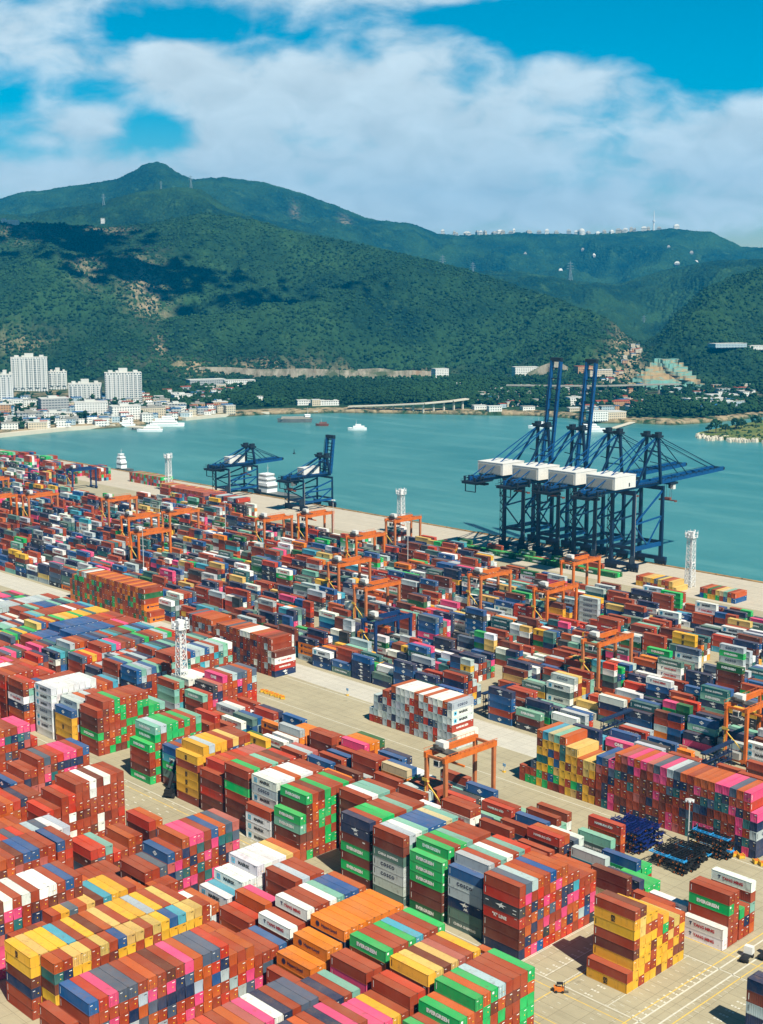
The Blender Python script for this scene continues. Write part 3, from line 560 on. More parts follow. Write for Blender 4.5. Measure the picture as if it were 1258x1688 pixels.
# --- left middle: dense empties stretching away
for j in range(18, 37):
    u = ue(j)
    for (v0, v1) in ((172, 218), (240, 282)) if j > 22 else ((172, 218),):
        n = lr.choice((4, 5, 5, 6)); v = v0 + lr.choice((0, 2.5, 5)); first = True; k = 0
        mixn = lr.choice(('rust', 'teal', 'white', 'mixed', 'pink', 'yellow'))
        while v < v1 - 1:
            run = lr.randint(2, 6); nn = n if not first else max(2, n - lr.choice((0, 1, 2))); first = False
            if lr.random() < .25: nn = max(2, n - 1)
            for q in range(run):
                if v > v1: break
                k += 1; column(u - LEN / 2, v, nn, lr.choice(MIXES[mixn]), mixn, 0, LEN, H, 'far left rows of empties', k, 'far empties'); v += PITCH_V
for j in range(0, 17):
    u = -449.5 - P * j
    n = lr.choice((4, 5, 5, 6)) if j < 11 else lr.choice((2, 3, 4)); k = 0; mixn = ['teal', 'teal', 'white', 'mixed', 'cols', 'pink', 'rust', 'yellow'][j % 8]; v = 291 + lr.choice((0, 5)); first = True
    if j in (4, 5): n = 5
    while v < 342:
        run = lr.randint(3, 7); nn = max(2, n - 1) if first else n; first = False
        for q in range(run):
            if v > 344: break
            k += 1; c = lr.choice(MIXES[mixn]); c = 'B' if j in (5, 6) and 300 < v < 330 else c
            column(u - LEN / 2, v, nn, c, mixn, 0, LEN, H, 'far left rows of empties', k, 'far empties'); v += PITCH_V
# --- gantry blocks along the quay (E)
LANES = [383.5, 413.5, 445.5, 476.0, 507.0, 536.5, 567.0, 597.0]
for li, v0 in enumerate(LANES):
    u = -158.0
    while u > -1180:
        L_ = LEN if lr.random() < .86 else 6.06
        cols = 6; base = lr.choice((2, 3, 3, 4, 4, 4))
        if li == 0 and (u > -196 or u < -730): base = min(base, 3)
        if li == 0 and u > -300: base = lr.choice((2, 2, 3))
        if li == 7 and (u > -390 or -520 < u < -395 or -760 < u < -610): u -= 13.2; continue
        if li >= 6 and -1010 < u < -880: u -= 13.2; continue
        if lr.random() < .02: u -= 13.4; continue
        for k in range(cols):
            n = max(0, min(5, base + lr.choice((-2, -1, -1, 0, 0, 0, 1, 1))))
            if lr.random() < .10: n = 0
            lead = lr.choice(MIXES['rtg'])
            for t in range(n):
                c = lead if lr.random() < .38 else lr.choice(MIXES['rtg'])
                y = v0 + 3.0 + 2.75 * k
                if L_ < 7:
                    for s in (0, 1): put(u - 3.03 - s * 6.12, y, t * 2.7, 6.06, 2.7, 0, c if s == 0 else lr.choice(MIXES['rtg']), 'gantry yard', k + 1, t + 1, n, block='gantry yard')
                else: put(u - LEN / 2, y, t * 2.75, LEN, 2.75, 0, c, 'gantry yard', k + 1, t + 1, n, block='gantry yard')
        u -= 13.2 if lr.random() < .8 else 14.6
crosswise(-437, 631, [2] * 10 + [1], ['R', 'O', 'y', 'y', 'Y', 'b', 'y'] * 2, 'yellow', 'quayside', 'quayside'); crosswise(-394, 631, [2] * 9, ['R', 'O', 'g', 'R', 'y', 'c', 'm'] * 2, 'yellow', 'quayside', 'quayside')
for k in range(11): bay(-590 + 13.4 * k, [(637, 1, 'gG'), (642, 2 if k % 2 else 1, 'g'[:1] if k % 3 else 'R')], 'evg', 'quayside', 'quayside')
crosswise(-1010, 470, [5] * 42, ['p', 'O', 'R', 'w', 'O', 'P'] * 7, 'brown', 'far wall', 'far wall')
crosswise(-905, 622, [4] * 30, ['y', 'O', 'p', 'O', 'R'] * 6, 'yellow', 'quayside', 'quayside'); crosswise(-868, 606, [5] * 18, ['O', 'R', 'p'] * 6, 'pink', 'quayside', 'quayside'); crosswise(-815, 606, [5] * 14, ['N', 'r', 'R', 'w', 'w', 'w'] * 3, 'pink', 'quayside', 'quayside')
crosswise(-1000, 655, [3] * 20, ['R', 'O', 'm', 'r', 'G'] * 4, 'mixed', 'quayside', 'quayside')
for j in range(16): bay(-1020 - 13.6 * j, [(636 + 5 * (j % 3), lr.choice((2, 3, 4)), lr.choice(('RRNBR', 'BNRRO', 'RWRNm', 'GGmRR')))], 'mixed', 'quayside', 'quayside')
bay(-131, [(256, 5, 'NN')], 'cols', 'navy stack cut by the right edge', front={1: 'DwNR'})

# ------------------------------------------------------------------ lettering
def text_tris(txt, size, offset=0.0, spacing=1.0):
    cu = bpy.data.curves.new('lettering', 'FONT'); cu.body = txt; cu.size = size; cu.offset = offset; cu.space_character = spacing
    cu.resolution_u = 2; cu.align_x = 'CENTER'; cu.align_y = 'CENTER'
    o = bpy.data.objects.new('lettering', cu); C.objects.link(o); dg = bpy.context.evaluated_depsgraph_get(); dg.update()
    me = bpy.data.meshes.new_from_object(o.evaluated_get(dg)); me.calc_loop_triangles()
    v = np.array([x.co[:2] for x in me.vertices]); t = np.array([x.vertices[:] for x in me.loop_triangles])
    bpy.data.objects.remove(o); bpy.data.curves.remove(cu); bpy.data.meshes.remove(me)
    # every triangle faces +Z in its own plane
    a = v[t[:, 1]] - v[t[:, 0]]; b = v[t[:, 2]] - v[t[:, 0]]; f = a[:, 0] * b[:, 1] - a[:, 1] * b[:, 0]
    t[f < 0] = t[f < 0][:, [0, 2, 1]]
    return v, t
def fan(pts):
    n = len(pts); c = (sum(p[0] for p in pts) / n, sum(p[1] for p in pts) / n)
    return np.array([c] + list(pts)), np.array([(0, 1 + k, 1 + (k + 1) % n) for k in range(n)])
def star(cx, cy, r, n=7, q=.45):
    return fan([(cx + (r if k % 2 == 0 else r * q) * math.sin(math.pi * k / n), cy + (r if k % 2 == 0 else r * q) * math.cos(math.pi * k / n)) for k in range(2 * n)][::-1])
def rect(x0, x1, y0, y1): return np.array([(x0, y0), (x1, y0), (x1, y1), (x0, y1)]), np.array([(0, 1, 2), (0, 2, 3)])
def sh(vt, dx, dy): return vt[0] + np.array([dx, dy]), vt[1]
INKS = ['white_ink', 'navy_ink', 'red_ink', 'black_ink', 'sky_ink', 'yellow_ink']
W_, N_, R_, K_, S_, Y_ = range(6)
def T(t, size, ink, x=0, y=0, off=.045, sp=1.0): return (ink,) + sh(text_tris(t, size, off * size, sp), x, y)
def ellipse(x, y, a, b, n=14): return fan([(x + a * math.cos(2 * math.pi * k / n), y + b * math.sin(2 * math.pi * k / n)) for k in range(n)])
idm = [(W_,) + rect(-5.55, -5.38, -.75, .85), (W_,) + rect(4.5, 5.3, .95, 1.1)]
idk = [(K_,) + rect(-5.55, -5.40, -.75, .85), (K_,) + rect(4.5, 5.3, .95, 1.1)]
wing = fan([(-1.6, .25), (-.2, .5), (.5, .95), (.35, .45), (1.7, .35), (.6, .1), (1.1, -.35), (.2, -.1), (-.4, -.5), (-.4, -.05)][::-1])
LOGOS = {
    'evergreen': [T('EVERGREEN', 1.25, W_, -.3, 0, .06, 1.02)], 'hapag': [(N_,) + ellipse(-3.5, 0, .72, .72), T('HL', .7, 3, -3.5, -.02), T('Hapag-Lloyd', 1.12, N_, .6, 0, .04)],
    'maersk': [(S_,) + rect(-4.9, -3.4, -.75, .75), (W_,) + star(-4.15, 0, .66), T('MAERSK', 1.25, K_, .3, 0, .05, 1.05)] + idk[1:], 'yang': [T('T', 1.1, N_, -3.6, .05, .09), T('YANG MING', 1.12, R_, .5, 0, .05)],
    'cosco': [T('COSCO', 1.3, N_, -.2, 0, .05, 1.35)] + idk, 'china': [T('CHINA SHIPPING', 1.0, W_, 0, 0, .05, 1.05)] + idm, 'kline': [T('"K" LINE', 1.2, W_, -.6, 0, .06, 1.1)] + idm[1:],
    'hamburg': [T('HAMBURG S\u00dcD', .95, W_, -.3, 0, .05)] + idm[1:], 'apl': [(W_,) + sh(wing, -.2, .35), T('APL', .85, W_, .4, -.65, .06)] + idm[1:], 'diamond': [(W_,) + fan([(-1.1, 0), (0, -.75), (1.1, 0), (0, .75)]), T('NYK', .5, N_, 0, 0, .04)] + idm,
    'msc': [T('m', 1.6, K_, -.3, .36, .05), T('sc', 1.35, K_, -.3, -.52, .05)], 'one': [T('ONE', 1.7, W_, 0, 0, .06, 1.05)], 'wing': [(W_,) + sh(wing * np.array([1, 1]) if False else (wing[0] * 1.15, wing[1]), -.2, 0), (W_,) + rect(-5.4, -4.3, .25, .5), (W_,) + rect(3.9, 5.1, .2, .45), (W_,) + rect(3.8, 5.0, -.75, -.55)],
    'kmtc': [T('KMTC', 1.2, W_, 0, 0, .05, 1.1)] + idm, 'tex': [T('tex', .8, W_, 3.6, .55, .05)] + idm[:1], 'plain': idm, 'plain_dark': idk}
LIGHT = set('WwMCcymYLSp')
LOGO_ARR = {}; LOGO_LETTERS = {}; LOGO_CODE = {}
def joined(parts):
    if not parts: return None
    vs, ts, ms, n = [], [], [], 0
    for ink, v, t in parts:
        vs.append(v); ts.append(t + n); ms += [ink] * len(t); n += len(v)
    return np.concatenate(vs), np.concatenate(ts), np.array(ms)
for k, parts in LOGOS.items():
    code_ids = {id(q) for q in idm + idk}
    LOGO_ARR[k] = joined(parts); LOGO_LETTERS[k] = joined([q for q in parts if id(q) not in code_ids]); LOGO_CODE[k] = joined([q for q in parts if id(q) in code_ids][:1])
RACKS = [(-286.4, 394.6), (-239.6, 391), (-340, 388)]
BOXES = [b for b in BOXES if not (b['block'] == 'gantry yard' and any(abs(b['x'] - u) < b['L'] / 2 + 1.0 and v - 2.5 < b['y'] < v + 19.5 for u, v in RACKS))]
for b in BOXES:
    c = b['col']; lg = LOGO.get(c)
    if lg is None or lr.random() > LOGO_ODDS.get(c, 0): lg = 'plain_dark' if c in LIGHT else 'plain'
    if b['L'] < 7 and lg not in ('msc', 'plain', 'plain_dark'): lg = 'plain'
    b['logo'] = lg
    j = lr.uniform(-1, 1); base = srgb(*PAL[c]); f = 1 + .13 * j
    b['rgb'] = tuple(min(1, max(0, x * f * (1 + .06 * lr.uniform(-1, 1)))) for x in base[:3])

# ------------------------------------------------------------------ which boxes show largest from the photograph's spot
def box_corners(b):
    l, w = b['L'] / 2, WID / 2
    if b['rot']: l, w = w, l
    return b['x'] - l, b['x'] + l, b['y'] - w, b['y'] + w, b['z'], b['z'] + b['H']
vv = []; ff = []
for b in BOXES:
    x0, x1, y0, y1, z0, z1 = box_corners(b); i = len(vv)
    vv += [(x0, y0, z0), (x1, y0, z0), (x1, y1, z0), (x0, y1, z0), (x0, y0, z1), (x1, y0, z1), (x1, y1, z1), (x0, y1, z1)]
    ff += [(i, i + 1, i + 5, i + 4), (i + 1, i + 2, i + 6, i + 5), (i + 4, i + 5, i + 6, i + 7)]
bvh = BVHTree.FromPolygons([Vector(v) for v in vv], ff)
HITS = np.zeros((len(BOXES), 3), int); o = Vector((0, 0, CAM_Z))
for py in np.arange(740, 1688, 3.0):
    for px in np.arange(1, 1258, 3.0):
        d = Vector(ray(px, py)); h = bvh.ray_cast(o, d)
        if h[2] is not None: HITS[h[2] // 3, h[2] % 3] += 1
del vv, ff, bvh
order = np.argsort(-HITS.sum(1))
NEAR = [int(k) for k in order[:300] if HITS[k].sum() > 0]; NEARSET = set(NEAR)

# ------------------------------------------------------------------ one container of each kind, then copies
def ribbed(mb, x0, x1, z0, z1, fn, period, depth):
    n = max(4, int((x1 - x0) / period)); p = (x1 - x0) / n; pts = []
    for k in range(n): a = x0 + k * p; pts += [(a, 0), (a + p * .26, 0), (a + p * .5, depth), (a + p * .76, depth)]
    pts.append((x1, 0))
    for (a, d0), (c, d1) in zip(pts, pts[1:]): mb.poly([fn(a, d0, z0), fn(c, d1, z0), fn(c, d1, z1), fn(a, d0, z1)])
PROTO = {}
def proto(L_, H_, doors):
    key = (L_, H_, doors)
    if key in PROTO: return PROTO[key]
    l, w = L_ / 2, WID / 2; m = {}
    b = MB(); q = .03
    ribbed(b, -l + .12, l - .12, .16, H_ - .11, lambda a, d, z: (a, -w + q + d, z), .30, .05)
    ribbed(b, -l + .12, l - .12, .16, H_ - .11, lambda a, d, z: (-a, w - q - d, z), .30, .05)
    ribbed(b, -w + .1, w - .1, .16, H_ - .11, lambda a, d, z: (-l + q + d, -a, z), .30, .05)
    if not doors: ribbed(b, -w + .1, w - .1, .16, H_ - .11, lambda a, d, z: (l - q - d, a, z), .30, .05)
    else: b.poly([(l - .12, -w + .1, .16), (l - .12, w - .1, .16), (l - .12, w - .1, H_ - .11), (l - .12, -w + .1, H_ - .11)])
    ribbed(b, -l + .3, l - .3, -w + .06, w - .06, lambda a, d, z: (a, z, H_ - .03 - d * .6), .42, .035)
    b.poly([(-l + .05, w - .05, .1), (l - .05, w - .05, .1), (l - .05, -w + .05, .1), (-l + .05, -w + .05, .1)])
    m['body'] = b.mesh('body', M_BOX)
    f = MB()
    for sx in (-1, 1):
        for sy in (-1, 1):
            x, y = sx * (l - .07), sy * (w - .06); f.box(x - .07, x + .07, y - .06, y + .06, .12, H_ - .12)
            for z in (0, H_ - .118): x2, y2 = sx * (l - .088), sy * (w - .08); f.box(x2 - .089, x2 + .089, y2 - .081, y2 + .081, z, z + .118, 1)
        f.box(-l + .18, l - .18, sx * (w - .05) - .05, sx * (w - .05) + .05, .03, .155); f.box(-l + .18, l - .18, sx * (w - .035) - .035, sx * (w - .035) + .035, H_ - .108, H_ - .008)
        f.box(sx * (l - .05) - .05, sx * (l - .05) + .05, -w + .17, w - .17, .03, .155); f.box(sx * (l - .15) - .15, sx * (l - .15) + .15, -w + .17, w - .17, H_ - .112, H_ - .006)
    m['frame'] = f.mesh('frame', [M_BOX, M['steel']])
    if doors:
        for s in (-1, 1):
            d = MB(); y0, y1 = (-w + .13, -.012) if s < 0 else (.012, w - .13)
            d.box(l - .10, l - .055, y0, y1, .17, H_ - .125)
            for k in range(4): z = .35 + k * (H_ - .5) / 4; d.box(l - .055, l - .035, y0 + .1, y1 - .1, z, z + (H_ - .9) / 4 * .8)
            yc = (y0 + y1) / 2; d.box(l - .034, l - .03, yc - .14, yc + .12, .95, 1.2, 1) if s > 0 else d.box(l - .034, l - .03, yc - .3, yc + .3, H_ - .75, H_ - .62, 2)
            m['door%d' % s] = d.mesh('door', [M_BOX, M['yellow_ink'], M['white_ink']])
            for j, yy in enumerate((y0 + .22, y1 - .22)):
                k = MB(); k.tube((l - .015, yy, .14), (l - .015, yy, H_ - .12), .022, n=6); k.box(l - .02, l + .0, yy - .02, yy + .32, 1.18, 1.24); m['bar%d%d' % (s, j)] = k.mesh('lock_bar', M['steel'])
    PROTO[key] = m; return m
LOGO_MESH = {}
def face_mesh(name, parts, H_, right):
    v, t, ms = parts; y = WID / 2 + .004
    V = [(a, -y, c + H_ / 2) for a, c in v] if not right else [(-a, y, c + H_ / 2) for a, c in v]
    me = bpy.data.meshes.new(name); me.from_pydata(V, [], [tuple(int(k) for k in q) for q in t])
    for i in INKS: me.materials.append(M[i])
    me.polygons.foreach_set('material_index', [int(k) for k in ms]); me.update(); return me
def logo_meshes(name, H_, right):
    key = (name, H_, right)
    if key not in LOGO_MESH:
        v, t, ms = LOGO_ARR[name]; out = []
        if LOGO_LETTERS[name] is not None: out.append(('lettering', face_mesh('lettering', LOGO_LETTERS[name], H_, right)))
        if LOGO_CODE[name] is not None: out.append(('code_mark', face_mesh('code_mark', LOGO_CODE[name], H_, right)))
        if name == 'evergreen':
            me = bpy.data.meshes.new('end_emblem'); me.from_pydata([(6.112, -.75, H_ - .95), (6.112, -.2, H_ - .95), (6.112, -.2, H_ - .4), (6.112, -.75, H_ - .4)], [], [(0, 1, 2, 3)]); me.materials.append(M['white_ink']); out.append(('end_emblem', me))
        LOGO_MESH[key] = out
    return LOGO_MESH[key]
def child(name, me, parent, col=None):
    o = bpy.data.objects.new(name, me); C.objects.link(o); o.parent = parent
    if col: o.color = (*col, 1.0)
    return o
def tier_words(t, n):
    return 'top of stack' if t == n else ('bottom layer' if t == 1 else ORD[t] + ' layer up')
SEEN_LABELS = {}
for k in NEAR:
    b = BOXES[k]; hits = HITS[k]; doors = bool((k * 2654435761 >> 7) % 4) and hits[0 if b['rot'] else 1] > 0
    root = empty('shipping_container', (b['x'], b['y'], b['z']), -math.pi / 2 if b['rot'] else 0.0)
    colw = CNAME[b['col']]; lab = f"{colw} container, {tier_words(b['tier'], b['ntier'])}, {ORD[b['colno']]} from left, {b['phrase']}"
    SEEN_LABELS[lab] = SEEN_LABELS.get(lab, 0) + 1
    tag(root, lab, 'shipping container', 'containers stacked in the near yard')
    pm = proto(b['L'], b['H'], doors)
    child('body', pm['body'], root, b['rgb']); child('frame', pm['frame'], root, b['rgb'])
    if doors:
        for s in (-1, 1):
            d = child('door', pm['door%d' % s], root, b['rgb'])
            for j in (0, 1): child('lock_bar', pm['bar%d%d' % (s, j)], d)
    if hits[1 if b['rot'] else 0] > 1 or (hits[1] > 1 and b['col'] in 'Ggm'):
        for nm, me in logo_meshes(b['logo'], b['H'], bool(b['rot'])): child(nm, me, root)
dupl = [l for l, n in SEEN_LABELS.items() if n > 1]; longl = [l for l in SEEN_LABELS if len(l.replace(',', '').split()) > 16]
print('containers', len(BOXES), 'near', len(NEAR), 'smallest', HITS[NEAR[-1]].sum(), 'gantry', sum(BOXES[k]['block'] not in ('near yard', 'grey wall', 'pink wall', 'olive wall', 'brown wall') for k in NEAR), 'dupl', len(dupl), dupl[:4], 'long', len(longl), longl[:6])

# ------------------------------------------------------------------ all the farther containers: one mass
def build_rest():
    idx = [k for k in range(len(BOXES)) if k not in NEARSET]
    # template: closed box whose three shown faces are recessed panels (unit box, recess in metres added later)
    n = len(idx); g = .02
    cx = np.array([[*box_corners(BOXES[k])] for k in idx]); rgb = np.array([BOXES[k]['rgb'] for k in idx]); rot = np.array([BOXES[k]['rot'] for k in idx])
    X0, X1, Y0, Y1, Z0, Z1 = cx.T; X0 = X0 + g; X1 = X1 - g; Y0 = Y0 + g; Y1 = Y1 - g
    m = .14; rc = .045
    def P4(a, b, c): return np.stack([a, b, c], -1)
    corners = [P4(X0, Y0, Z0), P4(X1, Y0, Z0), P4(X1, Y1, Z0), P4(X0, Y1, Z0), P4(X0, Y0, Z1), P4(X1, Y0, Z1), P4(X1, Y1, Z1), P4(X0, Y1, Z1)]
    fr = [P4(X0 + m, Y0 + rc, Z0 + m), P4(X1 - m, Y0 + rc, Z0 + m), P4(X1 - m, Y0 + rc, Z1 - m), P4(X0 + m, Y0 + rc, Z1 - m)]
    rt = [P4(X1 - rc, Y0 + m, Z0 + m), P4(X1 - rc, Y1 - m, Z0 + m), P4(X1 - rc, Y1 - m, Z1 - m), P4(X1 - rc, Y0 + m, Z1 - m)]
    tp = [P4(X0 + m, Y0 + m, Z1 - rc), P4(X1 - m, Y0 + m, Z1 - rc), P4(X1 - m, Y1 - m, Z1 - rc), P4(X0 + m, Y1 - m, Z1 - rc)]
    V = np.stack(corners + fr + rt + tp, 1)                     # n,20,3
    def ring(o, i): return [(o[k], o[(k + 1) % 4], i[(k + 1) % 4], i[k]) for k in range(4)] + [tuple(i)]
    faces = ring((0, 1, 5, 4), (8, 9, 10, 11)) + ring((1, 2, 6, 5), (12, 13, 14, 15)) + ring((4, 5, 6, 7), (16, 17, 18, 19)) + [(2, 3, 7, 6), (3, 0, 4, 7), (3, 2, 1, 0)]
    F = np.array(faces); nf = len(F); Q = (F[None] + (np.arange(n) * 20)[:, None, None]).reshape(-1, 4)
    faxis = np.array([0] * 5 + [1] * 5 + [2] * 5 + [0, 1, 2])   # which coordinate runs across the ribs
    verts = V.reshape(-1, 3)
    # lettering of those whose side shows
    LV = []; LT = []; LM = []; base = len(verts)
    for k in idx:
        b = BOXES[k]; h = HITS[k]
        side = 1 if b['rot'] else 0
        if h[0 if b['rot'] else 1] >= 2 and (k * 2654435761 >> 9) % 3:
            x0, x1, y0, y1, z0, z1 = box_corners(b)
            for ink, a0, a1, c0, c1 in ((0, .2, .95, -.62, -.44), (5, .25, .5, -1.75, -1.5)) if b['col'] not in LIGHT else ((3, .2, .95, -.62, -.46),):
                if b['rot']: p = np.array([(x0 + WID / 2 + a, y0 - .004, z1 + c) for a, c in ((a0, c0), (a1, c0), (a1, c1), (a0, c1))])
                else: p = np.array([(x1 + .004, y0 + WID / 2 + a, z1 + c) for a, c in ((a0, c0), (a1, c0), (a1, c1), (a0, c1))])
                LV.append(p); LT.append(np.array([(0, 1, 2), (0, 2, 3)]) + base); LM.append(np.array([ink + 1, ink + 1])); base += 4
        if h[side] < 2: continue
        v, t, ms = LOGO_ARR[b['logo']]
        if b['L'] < 7 and b['logo'] != 'msc': continue
        x0, x1, y0, y1, z0, z1 = box_corners(b); zc = (z0 + z1) / 2
        if b['rot']: p = np.stack([np.full(len(v), x1 + .005), (y0 + y1) / 2 + v[:, 0], zc + v[:, 1]], -1)
        else: p = np.stack([(x0 + x1) / 2 + v[:, 0], np.full(len(v), y0 - .005), zc + v[:, 1]], -1)
        LV.append(p); LT.append(t + base); LM.append(ms + 1); base += len(v)
    nt = 0
    if LV: LV = np.concatenate(LV); LT = np.concatenate(LT); LM = np.concatenate(LM); verts = np.concatenate([verts, LV]); nt = len(LT)
    me = bpy.data.meshes.new('stacked_containers'); nq = len(Q)
    me.vertices.add(len(verts)); me.vertices.foreach_set('co', verts.astype(np.float32).ravel())
    loops = np.concatenate([Q.ravel(), LT.ravel() if nt else np.zeros(0, int)]); me.loops.add(len(loops)); me.loops.foreach_set('vertex_index', loops.astype(np.int32))
    me.polygons.add(nq + nt); me.polygons.foreach_set('loop_start', np.concatenate([np.arange(nq) * 4, nq * 4 + np.arange(nt) * 3]).astype(np.int32))
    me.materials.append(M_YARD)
    for i in INKS: me.materials.append(M[i])
    me.polygons.foreach_set('material_index', np.concatenate([np.zeros(nq, int), LM if nt else np.zeros(0, int)]).astype(np.int32))
    me.update(calc_edges=True)
    col = np.ones((len(loops), 4), np.float32); col[:nq * 4, :3] = np.repeat(rgb, nf * 4, 0)
    at = me.attributes.new('paint', 'FLOAT_COLOR', 'CORNER'); at.data.foreach_set('color', col.ravel())
    uv = np.zeros((len(loops), 2), np.float32); ax = np.tile(faxis, n); ax = np.where((ax == 2) & np.repeat(rot == 1, nf), 1, np.where(ax == 2, 0, ax))
    vq = verts[Q]; uv[:nq * 4, 0] = np.where(ax[:, None] == 0, vq[:, :, 0], vq[:, :, 1]).ravel(); uv[:nq * 4, 1] = vq[:, :, 2].ravel()
    me.uv_layers.new(name='UVMap').data.foreach_set('uv', uv.ravel())
    o = bpy.data.objects.new('stacked_containers', me); C.objects.link(o)
    tag(o, 'thousands of many coloured containers stacked across the yard behind', 'containers', kind='stuff')
build_rest()

# ------------------------------------------------------------------ ship-to-shore cranes
def sts_crane(name, u, raised, zs=1.0, half=8.0, house_w=10.6, bl=73.0, back=-40.0, v_rail=660.0, hy=(-24.0, -3.0), hh=7.4):
    root = empty(name, (u, v_rail, 0)); bl_, li, dk, wh = M['crane_blue_shaded'], M['crane_blue_lit'], M['crane_dark'], M['house_white']  # one crane blue in two tones: dark for shaded parts, bright for lit
    zg = 50 * zs; G = 30.0; za = 80 * zs
    for sx in (-1, 1):
        for y in (0, G):
            lw = 1.0 if zs == 1 else .58; b = MB(); x = sx * half; b.hexa([(x - 1.1 * lw, y - lw, 3.2), (x + 1.1 * lw, y - lw, 3.2), (x + 1.1 * lw, y + lw, 3.2), (x - 1.1 * lw, y + lw, 3.2)], [(x - .8 * lw, y - .9 * lw, zg), (x + .8 * lw, y - .9 * lw, zg), (x + .8 * lw, y + .9 * lw, zg), (x - .8 * lw, y + .9 * lw, zg)]); b.build('leg', bl_, root)
            g = MB(); g.box(x - 4.2, x + 4.2, y - .7, y + .7, 1.9, 3.2)
            for k in range(4):
                xx = x - 3.3 + 2.2 * k; g.box(xx - .8, xx + .8, y - .5, y + .5, .9, 1.9); g.tube((xx - .45, y - .3, .45), (xx - .45, y + .3, .45), .45, n=8); g.tube((xx + .45, y - .3, .45), (xx + .45, y + .3, .45), .45, n=8)
            g.build('bogie', dk, root)
    for y in (0, G):
        b = MB(); b.box(-half - 4, half + 4, y - 1.1 * lw, y + 1.1 * lw, 3.2, 3.2 + 2.2 * lw); b.build('sill_beam', bl_, root)
        b = MB(); b.box(-half + .8, half - .8, y - .8, y + .8, zg - .2 - 2.4 * lw, zg - .2); b.build('cross_beam', bl_, root); b = MB(); b.box(-half + .8, half - .8, y - .6, y + .6, zg * .27, zg * .27 + 2 * lw); b.build('cross_beam', bl_, root)
    for sx in (-1, 1):
        x = sx * half; b = MB(); b.box(x - .8, x + .8, 1, G - 1, zg * .25, zg * .25 + 2.4 * lw); b.build('portal_beam', li if sx > 0 else bl_, root); b = MB(); b.bar((x, 1, zg * .58), (x, G - 1, zg * .62), .9); b.build('portal_beam', li if sx > 0 else bl_, root)  # sunward frame painted in the lit blue, the other in the shaded
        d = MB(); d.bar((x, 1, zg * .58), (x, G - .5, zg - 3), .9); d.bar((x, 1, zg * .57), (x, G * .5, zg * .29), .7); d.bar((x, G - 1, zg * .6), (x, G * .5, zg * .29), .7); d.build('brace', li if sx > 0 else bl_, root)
    t = MB()
    for x in (-3.6, 3.6): t.box(x - .8, x + .8, back, G + 3, zg + .2, zg + 3.0)
    for k in range(12): y = back + 1 + k * (G + 1 - back) / 11; t.box(-2.8, 2.8, y - .35, y + .35, zg + .6, zg + 1.6)
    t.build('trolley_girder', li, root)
    w = MB()
    for x in (-5.2, 5.2):
        w.box(x - .6, x + .6, back - 3, G + 2, zg + 2.0, zg + 2.15)
        for y in np.arange(back - 3, G + 2, 2.6): w.box(x + (.5 if x > 0 else -.6), x + (.6 if x > 0 else -.5), y, y + .12, zg + 2.15, zg + 3.3)
        w.box(x + (.5 if x > 0 else -.6), x + (.6 if x > 0 else -.5), back - 3, G + 2, zg + 3.2, zg + 3.35)
    w.box(-6.5, 6.5, back - 4, back - 1, zg - 1.4, zg - .2); w.box(-4.5, -4, back - 3, back - 2.5, zg - 6, zg - 1); w.box(4, 4.5, back - 3, back - 2.5, zg - 6, zg - 1); w.box(-4.5, 4.5, back - 3.2, back - 2.4, zg - 6.4, zg - 6); w.box(-6, 6, back + 4, back + 8, zg - 2.5, zg - 1.2); rq = random.Random(int(abs(u)))
    for _ in range(26):
        x, y = rq.uniform(-7, 7), rq.uniform(back - 3, hy[0] - 1); ww = rq.uniform(.4, 1.6); w.box(x - ww / 2, x + ww / 2, y - .5, y + .5, zg + rq.uniform(-1.5, 2), zg + rq.uniform(2.2, 4))
    w.box(-7.5, 7.5, back - 4, back + 10, zg - .1, zg + .15); w.box(-7.5, -7.3, back - 4, back + 10, zg + 1.0, zg + 1.15); w.box(7.3, 7.5, back - 4, back + 10, zg + 1.0, zg + 1.15)
    w.build('walkway', dk, root)
    zt = zg + 3.1 + hh; h = MB(); h.box(-house_w, house_w, hy[0], hy[1], zg + 3.1, zt); h.box(-house_w - .15, house_w + .15, hy[0] - .15, hy[1] + .15, zt, zt + .4)
    for y in np.arange(hy[0] + .8, hy[1], 1.6): h.box(house_w, house_w + .06, y, y + .12, zg + 3.3, zt - .2); h.box(-house_w - .06, -house_w, y, y + .12, zg + 3.3, zt - .2)
    ho = h.build('machine_house', wh, root)
    q = MB(); q.box(house_w + .07, house_w + .14, hy[1] - 7, hy[1] - 6, zg + 4, zg + 6.2); q.build('hatch', dk, ho); q = MB(); q.box(-house_w + 1.5, house_w - 1.5, hy[0] - .25, hy[0] - .05, zg + 3.6, zt - 1); q.build('shutter', M['galv'], ho)
    a = MB()
    for x in (-4.2, 4.2):
        a.bar((x * 1.5, G, zg + 1), (x, G - 1, za), 1.5); a.bar((x * 1.5, 4, zg + 2), (x, G - 2, za), 1.0); a.bar((x, G - 9, zg + 3 + (za - zg) * .42), (x * 1.4, G + .2, zg + (za - zg) * .45), .5)
    for f in (.35, .7): a.bar((-4.8, G - .4, zg + (za - zg) * f), (4.8, G - .4, zg + (za - zg) * f), .7)
    a.build('apex_frame', bl_, root)
    hd = MB(); hd.box(-6.2, 6.2, G - 4.5, G + 1.5, za, za + 1.2)
    for x in (-4.2, 4.2): hd.box(x - 1.3, x + 1.3, G - 3.4, G + .6, za + 1.2, za + 3.4); hd.box(x - 2.4, x + 2.4, G - 5, G - 4.4, za + 1.2, za + 2.3)
    hd.build('apex_platform', dk, root)
    s = MB()
